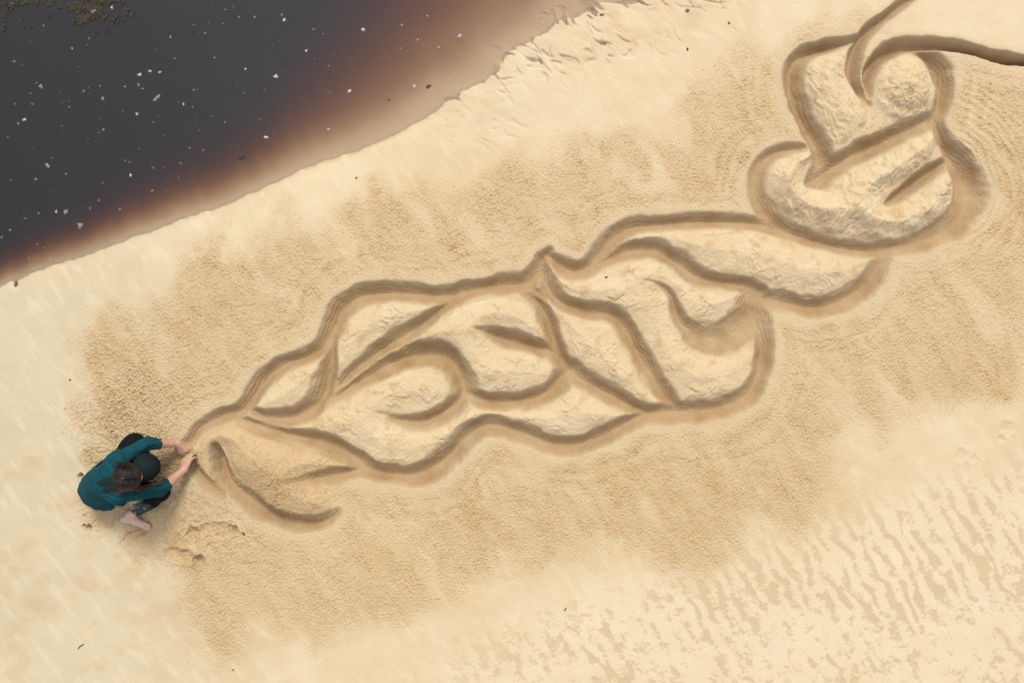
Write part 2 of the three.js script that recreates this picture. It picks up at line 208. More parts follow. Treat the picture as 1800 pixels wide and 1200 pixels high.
for (let j = 0; j < NY; j++) for (let i = 0; i < NX; i++) {
  const k = j * NX + i, x = AX[i], y = AY[j], near = x > -140 && x < 1940 && y > -140 && y < 1340;
  const u = shoreU(x, y), v = shoreV(x, y);
  let h;
  if (v < 0) h = WATER_Y + 0.075 * (1 - Math.exp(v / mix(90, 230, sst(550, 950, u)))) + 0.003 * sst(0, -4, v);
  else { const t = v / shoreL(u); h = WATER_Y - 0.002 * sst(0, 4, v) - 1.0 * (1 - Math.exp(-0.34 * Math.pow(t, 1.45))); }
  const land = sst(6, -14, v);
  const c = [...DRY];
  if (!near) { h += land * 0.05 * fbm(x / 900, y / 900, 3); mixc(c, TAN, clamp(0.4 + 0.6 * fbm(x / 200, y / 200, 3)) * land); }
  else {
    const rk0 = raked[k] * sst(-2, -30, v), fe = furE[k], m = mId[k], me = mEdge[k];
    const inRelief = m > 0 || fe < 0;
    // broad unevenness of the beach
    h += land * 0.012 * fbm(x / 170, y / 150, 3);
    const smoothBank = fe > 0 && !m ? Math.exp(-fe / Math.max(4, 11 + 10 * n2(x / 50 + 20, y / 50))) : 0;
    // loose, raked sand: crumbs a centimetre or two across, lumpier round the sculptor
    const gap = sst(0.10, 0.36, fbm((x * 0.5 + y * 0.87) / 190 + 3, (x * 0.87 - y * 0.5) / 80, 4)) * sst(20, 60, fe) * (y < 470 ? 0.7 : 0.5); const rk = rk0 * (1 - gap);
    const lump = 1 + 1.1 * Math.exp(-(((x - 215) ** 2 + (y - 730) ** 2) / 9000)) + 0.6 * sst(0.1, 0.5, fbm(x / 60, y / 60, 2));
    const a = n2(x / 5.2, y / 5.2), b = n2(x / 2.9 + 40, y / 2.9), cc = n2(x / 11, y / 11);
    const streak = fbm((x * 0.55 + y * 0.83) / 90, (x * 0.83 - y * 0.55) / 26, 3);
    const sweep = sst(92, 45, fe) * sst(4, 22, fe) * fbm(fe / 13, (x * 0.93 - y * 0.37) / 170 + 9, 3);
    const loose = rk * (1 - smoothBank) * clamp(0.8 + 0.8 * streak + 0.25 * cc + 1.1 * sweep, 0.15, 1.25);
    h += (m ? Math.exp(-me / 3) * 0.6 : fe < 0 ? Math.exp(fe / 2) * 0.6 : 1) * loose * lump * (0.0050 * (Math.abs(a) * 1.6 - 0.4) + 0.0086 * b + 0.002 * cc + 0.004 * sweep);
    // a low bank thrown up beside the furrows
    h += (m ? Math.exp(-me / 5) : 1) * 0.0025 * Math.exp(-((fe - 9) ** 2) / (fe < 9 ? 70 : 220)) * (0.75 + 0.7 * n2(x / 55, y / 55 + 3));
    // faint ridges left by the hand along the outside of the big flower
    const rx = x - 1640, ry = y - 325, rr = Math.hypot(rx, ry), fan = sst(20, 70, rx) * sst(60, 85, rr) * sst(235, 150, rr) * sst(150, 60, ry) * (fe > 0 ? 1 : 0.3) * (m ? 0 : 1);
    if (fan > 0) h += fan * (0.0035 * Math.sin(rr / 2.1 + 3 * n2(x / 40, y / 40)) + 0.03 * Math.exp(-(((x - 1692) / 36) ** 2) - ((y - 240) / 52) ** 2));
    // mounds: pillow plus patted, flaking surface
    if (m) {
      const [, , up, soft] = MOUNDS[m - 1], dir = m * 1.7, cx = Math.cos(dir), sx = Math.sin(dir), rough = sst(2, 14, me) * (m === stemMound ? 0.15 : 1);
      const wx = x + 7 * n2(x / 17, y / 17 + 9), wy = y + 7 * n2(x / 17 + 31, y / 17);
      const flake = 1 - Math.abs(n2((wx * cx + wy * sx) / 24, (wy * cx - wx * sx) / 11)) * 2.4, flake2 = 1 - Math.abs(n2((wx * sx - wy * cx) / 13 + 7, (wy * sx + wx * cx) / 8)) * 2.2;
      h += up * 1.9 / 100 * (1 - Math.exp(-Math.pow(me / (soft * 1.75), 1.2)));
      const patted = sst(-0.05, 0.45, n2(x / 42 + 70, y / 42));
      h += rough * ((m === petalMound ? 0.5 : 1) * patted * (0.0085 * Math.max(0, flake) + 0.0036 * Math.max(0, flake2)) + 0.026 * fbm(wx / 56, wy / 56, 2) + 0.0022 * b + 0.0026 * a - 0.011 * Math.pow(Math.max(0, 1 - Math.abs(n2(wx / 46 + 5, wy / 30)) * 8), 2) * patted);
      if (m === tulipMound) { const q = 1 - Math.abs(n2((wx + wy * 0.25) / 13, (wy - wx * 0.25) / 46)) * 2; h += rough * (0.011 * Math.max(0, q) + 0.045 * fbm(x / 36 + 4, y / 40, 2)); }
      if (m === petalMound) { const q = 1 - Math.abs(n2((wx * 0.9 - wy * 0.45) / 12, (wx * 0.45 + wy * 0.9) / 70)) * 2.2; h += rough * 0.012 * Math.max(0, q); }
      if (m === spiralMound) { const ex = x - 1588, ey = y - 158, er = Math.hypot(ex, ey), th = Math.atan2(ey, ex); h += rough * (0.009 * (0.6 + n2(x / 20 + 3, y / 20)) * Math.sin((er + 5 * th + 13 * n2(x / 30, y / 30)) / 4.2) + 0.02 * fbm(x / 16, y / 16, 3) + 0.025 * Math.exp(-(((ex - 12) / 26) ** 2) - ((ey) / 34) ** 2)) ; }
      if (m === curled) h += 0.011 * sst(0.05, 0.3, fbm(x / 34, y / 34, 2)) * (Math.abs(a) + Math.abs(b)) ;
    }
    // the furrows themselves, with strokes of the fingers along them
    if (furD[k] > 0) h -= furD[k] / 100 * 1.22 - 0.0034 * sst(-1, -6, fe) * Math.sin(fe * 1.25 + 2.6 * n2(x / 36, y / 36)) * (0.6 + 0.6 * n2(x / 50, y / 50 + 30)) - 0.0014 * b * sst(-6, -14, fe);
    // flat loose bowl inside the S-shaped mound and the dug hollow between the arms
    const dug = sst(46, 20, Math.hypot((x - 300) * 0.95, (y - 818) * 1.05)); if (dug > 0) { const lumpy = Math.abs(n2(x / 4.3 + 3, y / 4.3)) + 0.7 * Math.abs(n2(x / 7.5, y / 7.5 + 11)); h += dug * (0.020 * lumpy - 0.012); }
    const spoil = Math.exp(-(((x - 478) / 60) ** 2) - ((y - 850) / 40) ** 2) ; if (spoil > 0.05) h += spoil * 0.011 * (Math.abs(n2(x / 4.8, y / 4.8)) + 0.5 * Math.abs(n2(x / 2.7, y / 2.7)));
    const scuff = Math.exp(-(((x - 335) / 95) ** 2) - ((y - 935) / 55) ** 2) + 0.7 * Math.exp(-(((x - 205) / 75) ** 2) - ((y - 905) / 34) ** 2) + 0.6 * Math.exp(-(((x - 205) / 60) ** 2) - ((y - 770) / 40) ** 2); if (scuff > 0.05) h += scuff * (0.022 * fbm(x / 19, y / 16, 3) - 0.012 * sst(0.25, 0.6, n2(x / 15 + 5, y / 12)));
    // rivulets and bars of the wet flat at the water's edge
    const flat = sst(760, 980, u) * sst(-150, -60, v) * sst(70, 0, v) * (1 - 0.8 * rk);
    if (flat > 0) {
      const wx = x + 9 * n2(x / 36, y / 36), wy = y + 9 * n2(x / 36 + 7, y / 36 + 2), on = sst(-0.45, 0.2, n2(x / 80 + 4, y / 70));
      const pit = on * sst(0.28, 0.6, n2((wx * 0.93 + wy * 0.36) / 30, (wy * 0.93 - wx * 0.36) / 8.5)), scour = on * sst(0.3, 0.62, n2((wx * 0.5 + wy * 0.86) / 36 + 40, (wy * 0.5 - wx * 0.86) / 8 + 3));
      h -= flat * (0.014 * pit + 0.012 * scour - 0.008 * fbm((wx * 0.9 + wy * 0.4) / 60, (wy * 0.9 - wx * 0.4) / 20, 3)); mixc(c, DAMP_SHADE, clamp(flat * (0.16 + 0.6 * Math.max(pit, scour) + 0.5 * sst(0.0, 0.4, fbm(x / 46 + 80, y / 30, 3)))));
    }
    // footprints, their shade painted in brown, and poked holes
    const jx = x + 3.2 * n2(x / 9, y / 9 + 50) + 1.5 * n2(x / 4, y / 4), jy = y + 3.2 * n2(x / 9 + 50, y / 9) + 1.5 * n2(x / 4 + 9, y / 4);
    PRINTS.forEach((p, q) => { for (const [ex, ey, ra, rb, tn, d] of p[1]) { const cx = Math.cos(tn), sx = Math.sin(tn), qx = ((jx - ex) * cx + (jy - ey) * sx) / ra, qy = ((jy - ey) * cx - (jx - ex) * sx) / rb, r2 = qx * qx + qy * qy; if (r2 < 2.6) { mixc(c, DAMP_SHADE, 0.55 * sst(1.2, 0.5, r2)); h += 1.5 * d / 100 * (-Math.pow(Math.max(0, 1 - r2), 0.8) + 0.12 * Math.exp(-((r2 - 1.4) ** 2) / 0.3)); if (r2 < 1.15) region[k] = 200 + q; } } });
    for (const [ex, ey, r, d] of HOLES) { const r2 = ((jx - ex) ** 2 + (jy - ey) ** 2) / (r * r); if (r2 < 4) h += d / 100 * (-Math.max(0, 1 - r2) + 0.15 * Math.exp(-((r2 - 1.5) ** 2) / 0.4)); }

    // ---- sand colours: dry and pale, loose and tan, furrows browned by damp and painted shade
    const big = fbm(x / 260 + 2, y / 230, 3), mid = fbm(x / 46, y / 40 + 6, 4);
    mixc(c, GREY, sst(620, 150, x) * 0.85); mixc(c, PINK, sst(600, 1000, x) * sst(900, 400, y) * 0.7);
    mixc(c, CREAM, clamp(0.35 + 0.8 * big + 0.5 * mid) * land * mix(1, 0.6, sst(500, 100, x)));
    // pale streaks on the smooth sand
    const st = fbm((x * 0.62 + y * 0.78) / 60, (x * 0.78 - y * 0.62) / 17, 4); mixc(c, CREAM, sst(0.05, 0.4, st) * 0.5);
    // damp-and-dry ripple stripes at the lower right
    const rip = sst(840, 960, y * 0.9 + x * 0.28 - 330) * sst(560, 1000, x) * (1 - rk);
    if (rip > 0) {
      const wx = x + 9 * n2(x / 40, y / 40), wy = y + 9 * n2(x / 40 + 11, y / 40), al = wx * 0.5 + wy * 0.866, ac = wx * 0.866 - wy * 0.5;
      const band = sst(950, 1300, x) * sst(1830, 1650, x) * sst(1180, 1020, y) * (0.45 + 0.75 * n2(x / 90 + 12, y / 70) + 0.4);
      mixc(c, [0.585, 0.495, 0.35], rip * 0.55);
      const s = band * 0.5 * Math.sin(ac / 4.1 + 1.9 * n2(al / 70, ac / 50)) + 1.0 * fbm(al / 52, ac / 15, 4) + 0.9 * fbm(x / 20, y / 18, 5) + 0.3 * n2(x / 5, y / 5) + 0.35 * n2(x / 150, y / 120);
      mixc(c, [0.46, 0.35, 0.205], rip * sst(-0.05, 0.45, s) * 0.85); h -= rip * 0.0040 * sst(-0.1, 0.5, s);
    }
    else if (y > 800) mixc(c, TAN, 0.28 * sst(0.0, 0.35, fbm(x / 70 + 8, y / 50, 4)));
    const warm = sst(-0.2, 0.35, big + 0.5 * mid);
    if (!inRelief) { mixc(c, TAN, mix(loose, rk * (1 - 0.35 * smoothBank) * 0.85, 0.55) * (0.62 + 0.28 * warm)); mixc(c, CREAM, smoothBank * 0.06 * rk); }
    if (m) { mixc(c, [0.50, 0.38, 0.22], (0.58 - 0.5 * mid) * sst(0, 6, me)); mixc(c, TAN, sst(0.1, 0.4, fbm(x / 26 + 40, y / 26, 3)) * 0.6); if (m === curled) mixc(c, TAN, 0.6); }
    const furrowDampShade = sst(9, -13, fe) * (m ? mix(1, 0.3, sst(0, 9, me)) : 1); mixc(c, DAMP_SHADE, furrowDampShade * (0.8 + 0.4 * mid));  // brown tint holds both damp and the shade of the furrow walls
    mixc(c, DAMP_SHADE, dug * 0.5 + clamp(spoil) * 0.35);
    mixc(c, [0.40, 0.29, 0.14], 0.8 * Math.exp(-((v + 1.5) ** 2) / 6) * sst(1000, 700, u) * (0.6 + 0.6 * n2(u / 12, 4)));
    const g = 1 + 0.055 * n2(x / 2.1, y / 2.1) + 0.035 * b; c[0] *= g; c[1] *= g; c[2] *= g;
    if (!region[k]) { if (m) region[k] = m; else if (fe < -2 && furD[k] > 1.2) region[k] = 100; }
  }
  if (v > -2) { const s = sst(-2, 10, v); mixc(c, [0.66, 0.50, 0.31], s * 0.8); mixc(c, [0.44, 0.31, 0.17], sst(20, 90, v) * 0.7); mixc(c, [0.16, 0.11, 0.065], sst(0.3, 2.2, v / shoreL(u))); }   // bed brightened at the edge to replace lost sunlight, silt farther out
  hgt[k] = h; col.set(c, k * 3);
}
const nrm = new Float32Array(N * 3);
for (let j = 0; j < NY; j++) for (let i = 0; i < NX; i++) {
  const k = j * NX + i, i0 = Math.max(0, i - 1), i1 = Math.min(NX - 1, i + 1), j0 = Math.max(0, j - 1), j1 = Math.min(NY - 1, j + 1);
  const gx = (hgt[j * NX + i1] - hgt[j * NX + i0]) / (AX[i1] - AX[i0]) * S, gz = (hgt[j1 * NX + i] - hgt[j0 * NX + i]) / (AY[j1] - AY[j0]) * S, l = 1 / Math.hypot(gx, 1, gz);
  nrm[k * 3] = -gx * l; nrm[k * 3 + 1] = l; nrm[k * 3 + 2] = -gz * l;
}
function groundAt(px, py) { const i = clamp(lower(AX, px), 1, NX - 1), j = clamp(lower(AY, py), 1, NY - 1), u = (px - AX[i - 1]) / (AX[i] - AX[i - 1]), v = (py - AY[j - 1]) / (AY[j] - AY[j - 1]), o = (j - 1) * NX + i - 1; return mix(mix(hgt[o], hgt[o + 1], u), mix(hgt[o + NX], hgt[o + NX + 1], u), v); }
const groundW = (x, z) => groundAt(x * S + 900, z * S + 600);

// fine relief of the grains, finer than the sheet: strongest where the sand is loose
const grain = (() => {
  const W = 2048, Hh = 1400, d = new Float32Array(W * Hh), r = rng(11);
  for (let j = 0; j < Hh; j++) for (let i = 0; i < W; i++) {
    const px = PX0 + (i + 0.5) / W * (PX1 - PX0), py = PY0 + (j + 0.5) / Hh * (PY1 - PY0);
    const gi = clamp(Math.round((px - PX0) / STEP), 0, 1251) + lower(AX, PX0), gj = clamp(Math.round((py - PY0) / STEP), 0, 864) + lower(AY, PY0), k = Math.min(gj, NY - 1) * NX + Math.min(gi, NX - 1);
    const amp = 0.16 + 0.84 * raked[k] * (furE[k] < 6 || mId[k] ? 0.45 : 1);
    d[j * W + i] = 0.5 + amp * (0.20 * n2(px / 1.7, py / 1.7) + 0.20 * n2(px / 3.3 + 9, py / 3.3) + 0.14 * (r() - 0.5));
  }
  const t = new THREE.DataTexture(d, W, Hh, THREE.RedFormat, THREE.FloatType);
  t.magFilter = t.minFilter = THREE.LinearFilter; t.wrapS = t.wrapT = THREE.MirroredRepeatWrapping; t.needsUpdate = true; return t;
})();
const sandMat = new THREE.MeshStandardMaterial({ vertexColors: true, roughness: 0.95, metalness: 0, bumpMap: grain, bumpScale: 0.010 });

function patch(keep) {                                 // the part of the ground sheet whose cells satisfy keep(region)
  const map = new Int32Array(N).fill(-1), idx = [], list = [];
  const g = (k) => { if (map[k] < 0) { map[k] = list.length; list.push(k); } return map[k]; };
  for (let j = 0; j + 1 < NY; j++) for (let i = 0; i + 1 < NX; i++) { const k = j * NX + i; if (!keep(region[k])) continue; const a = g(k), b = g(k + 1), c = g(k + NX), d = g(k + NX + 1); idx.push(a, c, b, b, c, d); }
  const n = list.length, P = new Float32Array(n * 3), C = new Float32Array(n * 3), M = new Float32Array(n * 3), U = new Float32Array(n * 2);
  list.forEach((k, q) => { const i = k % NX, j = (k - i) / NX; P[q * 3] = X(AX[i]); P[q * 3 + 1] = hgt[k]; P[q * 3 + 2] = Z(AY[j]); for (let e = 0; e < 3; e++) { C[q * 3 + e] = col[k * 3 + e]; M[q * 3 + e] = nrm[k * 3 + e]; } U[q * 2] = (AX[i] - PX0) / (PX1 - PX0); U[q * 2 + 1] = (AY[j] - PY0) / (PY1 - PY0); });
  const geo = new THREE.BufferGeometry();
  geo.setAttribute('position', new THREE.BufferAttribute(P, 3)); geo.setAttribute('normal', new THREE.BufferAttribute(M, 3)); geo.setAttribute('color', new THREE.BufferAttribute(C, 3)); geo.setAttribute('uv', new THREE.BufferAttribute(U, 2));
  geo.setIndex(new THREE.BufferAttribute(new Uint32Array(idx), 1)); return geo;
}
const sand = new THREE.Mesh(patch((r) => r === 0), sandMat);
tag(sand, 'pale beach sand, smooth at the edges and raked loose round the drawing', 'beach', null, 'structure');
PRINTS.forEach((p, q) => { const m = new THREE.Mesh(patch((r) => r === 200 + q), sandMat); m.name = q ? 'footprint_00' + q : 'footprint'; m.userData.label = p[0]; sand.add(m); });
top(sand, 'sand');
const relief = new THREE.Group();
tag(relief, 'large flower drawing carved into the beach as mounds and furrows', 'sand sculpture');
{ const n = {}; MOUNDS.forEach((m, q) => { const o = new THREE.Mesh(patch((r) => r === q + 1), sandMat); n[m[0]] = (n[m[0]] ?? -1) + 1; o.name = m[0] + (n[m[0]] ? '_00' + n[m[0]] : ''); o.userData.label = m[1]; relief.add(o); });
  const f = new THREE.Mesh(patch((r) => r === 100), sandMat); f.name = 'furrow'; f.userData.label = 'smooth hollow furrows winding round the mounds'; relief.add(f); }
top(relief, 'sand_sculpture');

// ------------------------------------------------------------------ water: brown, clear at the edge and dark a little way out
{
  const t = new Float32Array(512 * 512);
  for (let j = 0; j < 512; j++) for (let i = 0; i < 512; i++) { const a = i / 512, b = j / 512; t[j * 512 + i] = 0.5 + 0.25 * n2(a * 64 + b * 64, b * 128) + 0.25 * n2(a * 32, b * 32); }
  const rip = new THREE.DataTexture(t, 512, 512, THREE.RedFormat, THREE.FloatType); rip.wrapS = rip.wrapT = THREE.RepeatWrapping; rip.magFilter = rip.minFilter = THREE.LinearFilter; rip.needsUpdate = true; rip.repeat.set(0.25, 0.25);
  const wm = new THREE.MeshPhysicalMaterial({ color: 0xffffff, roughness: 0.04, transmission: 1, thickness: 1, ior: 1.5, attenuationColor: new THREE.Color().setRGB(0.52, 0.325, 0.20), attenuationDistance: 0.19, bumpMap: rip, bumpScale: 0.0015 });
  // a sheet bounded by the shore line, running out to 60 m
  const P = [], I = [], U = [];
  const us = [], vs = [];
  for (let u = -14000; u <= 14000; u += Math.abs(u) < 2400 ? 40 : 700) us.push(u);
  for (const v of [-60, -20, 20, 60, 120, 200, 300, 450, 700, 1500, 4000, 13000]) vs.push(v);
  us.forEach((u) => vs.forEach((v) => { const k = sst(560, 900, u), vv = v < 0 ? v * (1 + 0.45 * k) : v, px = u * 0.934 - vv * 0.3575, py = 490 - u * 0.3575 - vv * 0.934; P.push(X(px), WATER_Y, Z(py)); U.push(X(px), Z(py)); }));
  for (let a = 0; a + 1 < us.length; a++) for (let b = 0; b + 1 < vs.length; b++) { const k = a * vs.length + b; I.push(k, k + vs.length, k + 1, k + 1, k + vs.length, k + vs.length + 1); }
  const g = new THREE.BufferGeometry(); g.setAttribute('position', new THREE.Float32BufferAttribute(P, 3)); g.setAttribute('uv', new THREE.Float32BufferAttribute(U, 2)); g.setIndex(I); g.computeVertexNormals();
  const w = new THREE.Mesh(g, wm); tag(w, 'dark tea-brown river water with foam flecks, clear at the sandy edge', 'water', null, 'structure'); top(w, 'water');
}

// ------------------------------------------------------------------ foam flecks on the water, each a flake of its own
const lin = (r, g, b) => new THREE.Color().setRGB(r, g, b);
function flake(seed, lobes) {                          // an irregular, slightly domed raft of bubbles, 2 units across
  const r = rng(seed), n = 14, ring = [], ph = r() * 6.3, ph2 = r() * 6.3;
  for (let i = 0; i < n; i++) { const a = i / n * 2 * Math.PI; ring.push([a, 0.72 + 0.22 * Math.sin(lobes * a + ph) + 0.16 * Math.sin(5 * a + ph2) + 0.12 * (r() - 0.5)]); }
  const P = [0, 0.22, 0], I = [];
  for (const [q, y] of [[0.6, 0.19], [0.95, 0.1], [1, -0.05]]) for (const [a, R] of ring) P.push(Math.cos(a) * R * q, y + 0.05 * (r() - 0.5), Math.sin(a) * R * q * 0.8);
  for (let i = 0; i < n; i++) { const j = (i + 1) % n; I.push(0, 1 + j, 1 + i); for (let k = 0; k < 2; k++) { const a = 1 + k * n + i, b = 1 + k * n + j; I.push(a, b, a + n, b, b + n, a + n); } }
  const g = new THREE.BufferGeometry(); g.setAttribute('position', new THREE.Float32BufferAttribute(P, 3)); g.setIndex(I); g.computeVertexNormals(); return g;
}
{
  const shapes = [1, 2, 3, 4, 5, 6].map((s) => flake(s * 31, 2 + s % 3));
  const mats = [lin(0.36, 0.37, 0.36), lin(0.17, 0.178, 0.17), lin(0.095, 0.098, 0.092)].map((color) => new THREE.MeshStandardMaterial({ color, roughness: 0.8 }));
  const bright = [['white foam fleck nearest the shore in the orange-brown shallows', 577, 227, 4.2, 2.5], ['white round foam fleck standing alone at the far left of the dark water', 42, 210, 5, 3.4], ['white wedge-shaped foam fleck alone over the brownish edge of the dark water', 467, 241, 4.6, 4.2], ['white foam fleck with a grey companion at the middle of the dark water', 484, 134, 5.2, 4.2], ['broad white foam fleck standing alone near the top of the dark water', 638, 52, 5, 4], ['elongated white foam fleck over brown water in the middle of the shallows', 614, 160, 5.5, 3.4], ['left one of a row of three white foam flecks', 245, 131, 5, 3.6], ['middle one of a row of three white foam flecks', 263, 125, 4.2, 3], ['right one of a row of three white foam flecks', 280, 127, 3.2, 2.8], ['small round white foam fleck below the long grey raft', 240, 200, 3.2, 3.2], ['upright white foam fleck near the brown shore edge, low in the dark water', 229, 308, 3, 4.2], ['white foam fleck at the top, just below a tiny speck', 499, 35, 4.4, 3.4], ['white foam fleck at the lower left tip of the brown reflection patch', 196, 13, 2.8, 4], ['pale foam cluster on the wet flat at the upper right', 1249, 17, 6.5, 6]];
  const dull = [['long grey foam raft lying slantwise in the middle of the dark water', 275, 172, 9, 4.6], ['large ragged grey foam raft closest to the left shore', 140, 396, 7, 6], ['grey rounded foam raft with a smooth outline near the left shore', 115, 372, 6.2, 5], ['grey foam raft over the edge of the painted tree reflection', 163, 19, 7, 6], ['slanting pale foam raft over the orange-brown water at the top', 808, 63, 6, 3.6], ['rounded pale foam raft in the tan shallows', 728, 151, 4.4, 4.2], ['three-lobed grey foam raft in the lower left dark water', 83, 291, 5.5, 5], ['dim grey triangular foam raft at the left of the dark water', 71, 152, 6, 4]];
  const small = [[410, 12], [396, 17], [550, 52], [360, 58], [340, 44], [299, 65], [273, 87], [307, 103], [243, 149], [219, 152], [250, 156], [340, 158], [347, 158], [470, 127], [465, 158], [538, 89], [552, 104], [431, 121], [56, 183], [31, 217], [173, 233], [181, 228], [108, 221], [269, 215], [373, 205], [244, 262], [333, 260], [357, 264], [91, 278], [227, 285], [317, 287], [269, 295], [62, 315], [18, 317], [115, 306], [173, 352], [158, 366], [210, 368], [67, 375], [44, 384], [17, 404], [2, 417], [65, 429], [76, 435], [50, 453], [267, 335], [388, 296], [579, 163], [577, 116], [551, 52], [705, 85], [734, 70], [751, 28], [706, 44], [853, 19], [950, 31], [936, 66], [997, 49], [1032, 47], [958, 19], [771, 83], [876, 99], [76, 45], [20, 6], [488, 135], [175, 151], [53, 164], [26, 183], [121, 188], [146, 160], [180, 173], [13, 241], [126, 85], [156, 68], [322, 383 - 200], [313, 180], [1260, 2], [1205, 3], [428, 163], [456, 209], [395, 215], [290, 335], [88, 455], [98, 372], [24, 108], [153, 79], [420, 30], [447, 30], [495, 26], [478, 78], [586, 97]];
  const r = rng(5), w = (px, py) => at(px, py, WATER_Y + 0.001);
  const put = (px, py, a, b, m, s, turn, label, group) => { const o = new THREE.Mesh(shapes[s], mats[m]); o.position.copy(w(px, py)); o.rotation.y = turn; o.scale.set(a / S, 0.006 / 0.27, b / 0.8 / S); tag(o, label, 'foam', group); top(o, 'foam_fleck'); };
  bright.forEach(([l, x, y, a, b], i) => put(x, y, a, b, 0, i % 6, (r() - 0.5) * 0.8, l, 'white foam flecks on the dark water'));
  dull.forEach(([l, x, y, a, b], i) => put(x, y, a, b, i === 4 || i === 5 ? 0 : 1, (i + 2) % 6, i === 0 ? 0.75 : i === 4 ? 0.5 : r() * 3, l, 'grey foam rafts on the dark water'));
  const tinyL = 'tiny pale foam fleck drifting on the dark river water', G = 'tiny foam flecks scattered over the dark water';
  for (const [x, y] of small) { const q = 1.2 + 2.0 * r() * r() + 0.7 * r(); put(x, y, q * (0.9 + 0.6 * r()), q, x > 600 || r() < 0.22 ? 0 : 1, Math.floor(r() * 6), r() * 6, tinyL, G); }
  for (let n = 0, guard = 0; n < 95 && guard < 4000; guard++) { const x = r() * 1000, y = r() * 470, v = shoreV(x, y); if (v < 35 || r() > 1 - Math.abs(y - 150 - x * 0.02) / 420) continue; const q = 0.8 + 1.0 * r() * r(); put(x, y, q * (1 + 0.4 * r()), q, r() < 0.22 ? 0 : r() < 0.6 ? 1 : 2, Math.floor(r() * 6), r() * 6, tinyL, G); n++; }
}

// ------------------------------------------------------------------ brown strands added in place of a tree reflection, upper left
function treeReflection(label, cx, cy, list, seed) {
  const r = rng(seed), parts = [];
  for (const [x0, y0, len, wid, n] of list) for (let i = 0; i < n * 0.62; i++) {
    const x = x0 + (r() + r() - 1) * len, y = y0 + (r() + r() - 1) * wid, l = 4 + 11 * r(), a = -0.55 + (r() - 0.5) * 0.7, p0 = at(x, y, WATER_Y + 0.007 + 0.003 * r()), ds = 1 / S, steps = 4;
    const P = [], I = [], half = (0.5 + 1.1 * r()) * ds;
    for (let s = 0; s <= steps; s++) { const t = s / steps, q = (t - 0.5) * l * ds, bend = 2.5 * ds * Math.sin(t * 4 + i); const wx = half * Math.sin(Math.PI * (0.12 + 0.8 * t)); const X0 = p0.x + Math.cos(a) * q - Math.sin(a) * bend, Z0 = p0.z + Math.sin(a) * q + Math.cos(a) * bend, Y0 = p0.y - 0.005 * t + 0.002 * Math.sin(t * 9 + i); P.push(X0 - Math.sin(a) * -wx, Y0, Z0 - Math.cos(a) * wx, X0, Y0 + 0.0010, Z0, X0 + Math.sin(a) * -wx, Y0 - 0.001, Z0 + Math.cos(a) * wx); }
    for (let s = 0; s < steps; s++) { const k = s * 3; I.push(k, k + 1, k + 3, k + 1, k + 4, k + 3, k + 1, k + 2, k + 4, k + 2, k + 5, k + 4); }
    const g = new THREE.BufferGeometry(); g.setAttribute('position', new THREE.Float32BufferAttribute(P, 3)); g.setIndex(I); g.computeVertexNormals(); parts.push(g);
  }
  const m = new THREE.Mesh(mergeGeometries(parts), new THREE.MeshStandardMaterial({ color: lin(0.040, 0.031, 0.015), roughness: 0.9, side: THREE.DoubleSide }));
  tag(m, label, 'water weed', 'painted tree reflection on the river', 'stuff'); top(m, 'tree_reflection');
}
treeReflection('largest brown patch of painted tree reflection, a wedge hanging from the upper edge', 150, 20, [[130, 10, 22, 13, 70], [162, 8, 26, 14, 90], [150, 28, 30, 9, 70], [140, 36, 14, 7, 30], [175, 26, 18, 10, 30], [182, 2, 20, 6, 40]], 21);
treeReflection('thin brown strands of painted tree reflection in the far upper left corner', 30, 10, [[8, 4, 14, 6, 24], [30, 6, 22, 6, 26], [60, 2, 34, 4, 26], [84, 8, 8, 6, 14], [14, 12, 10, 6, 12], [5, 26, 7, 14, 12]], 22);
treeReflection('loose tufts of painted tree reflection trailing right of the largest patch', 215, 20, [[204, 32, 10, 9, 14], [222, 18, 9, 7, 10], [208, 6, 12, 6, 12], [168, 55, 4, 3, 4], [184, 53, 4, 3, 3], [232, 24, 3, 3, 4], [198, 36, 8, 4, 8]], 23);
treeReflection('sparse specks of painted tree reflection below the corner strands', 60, 30, [[80, 28, 6, 2, 4], [38, 34, 10, 3, 4], [50, 46, 8, 3, 4], [13, 25, 4, 3, 4], [6, 53, 4, 8, 4], [105, 9, 4, 4, 5]], 24);

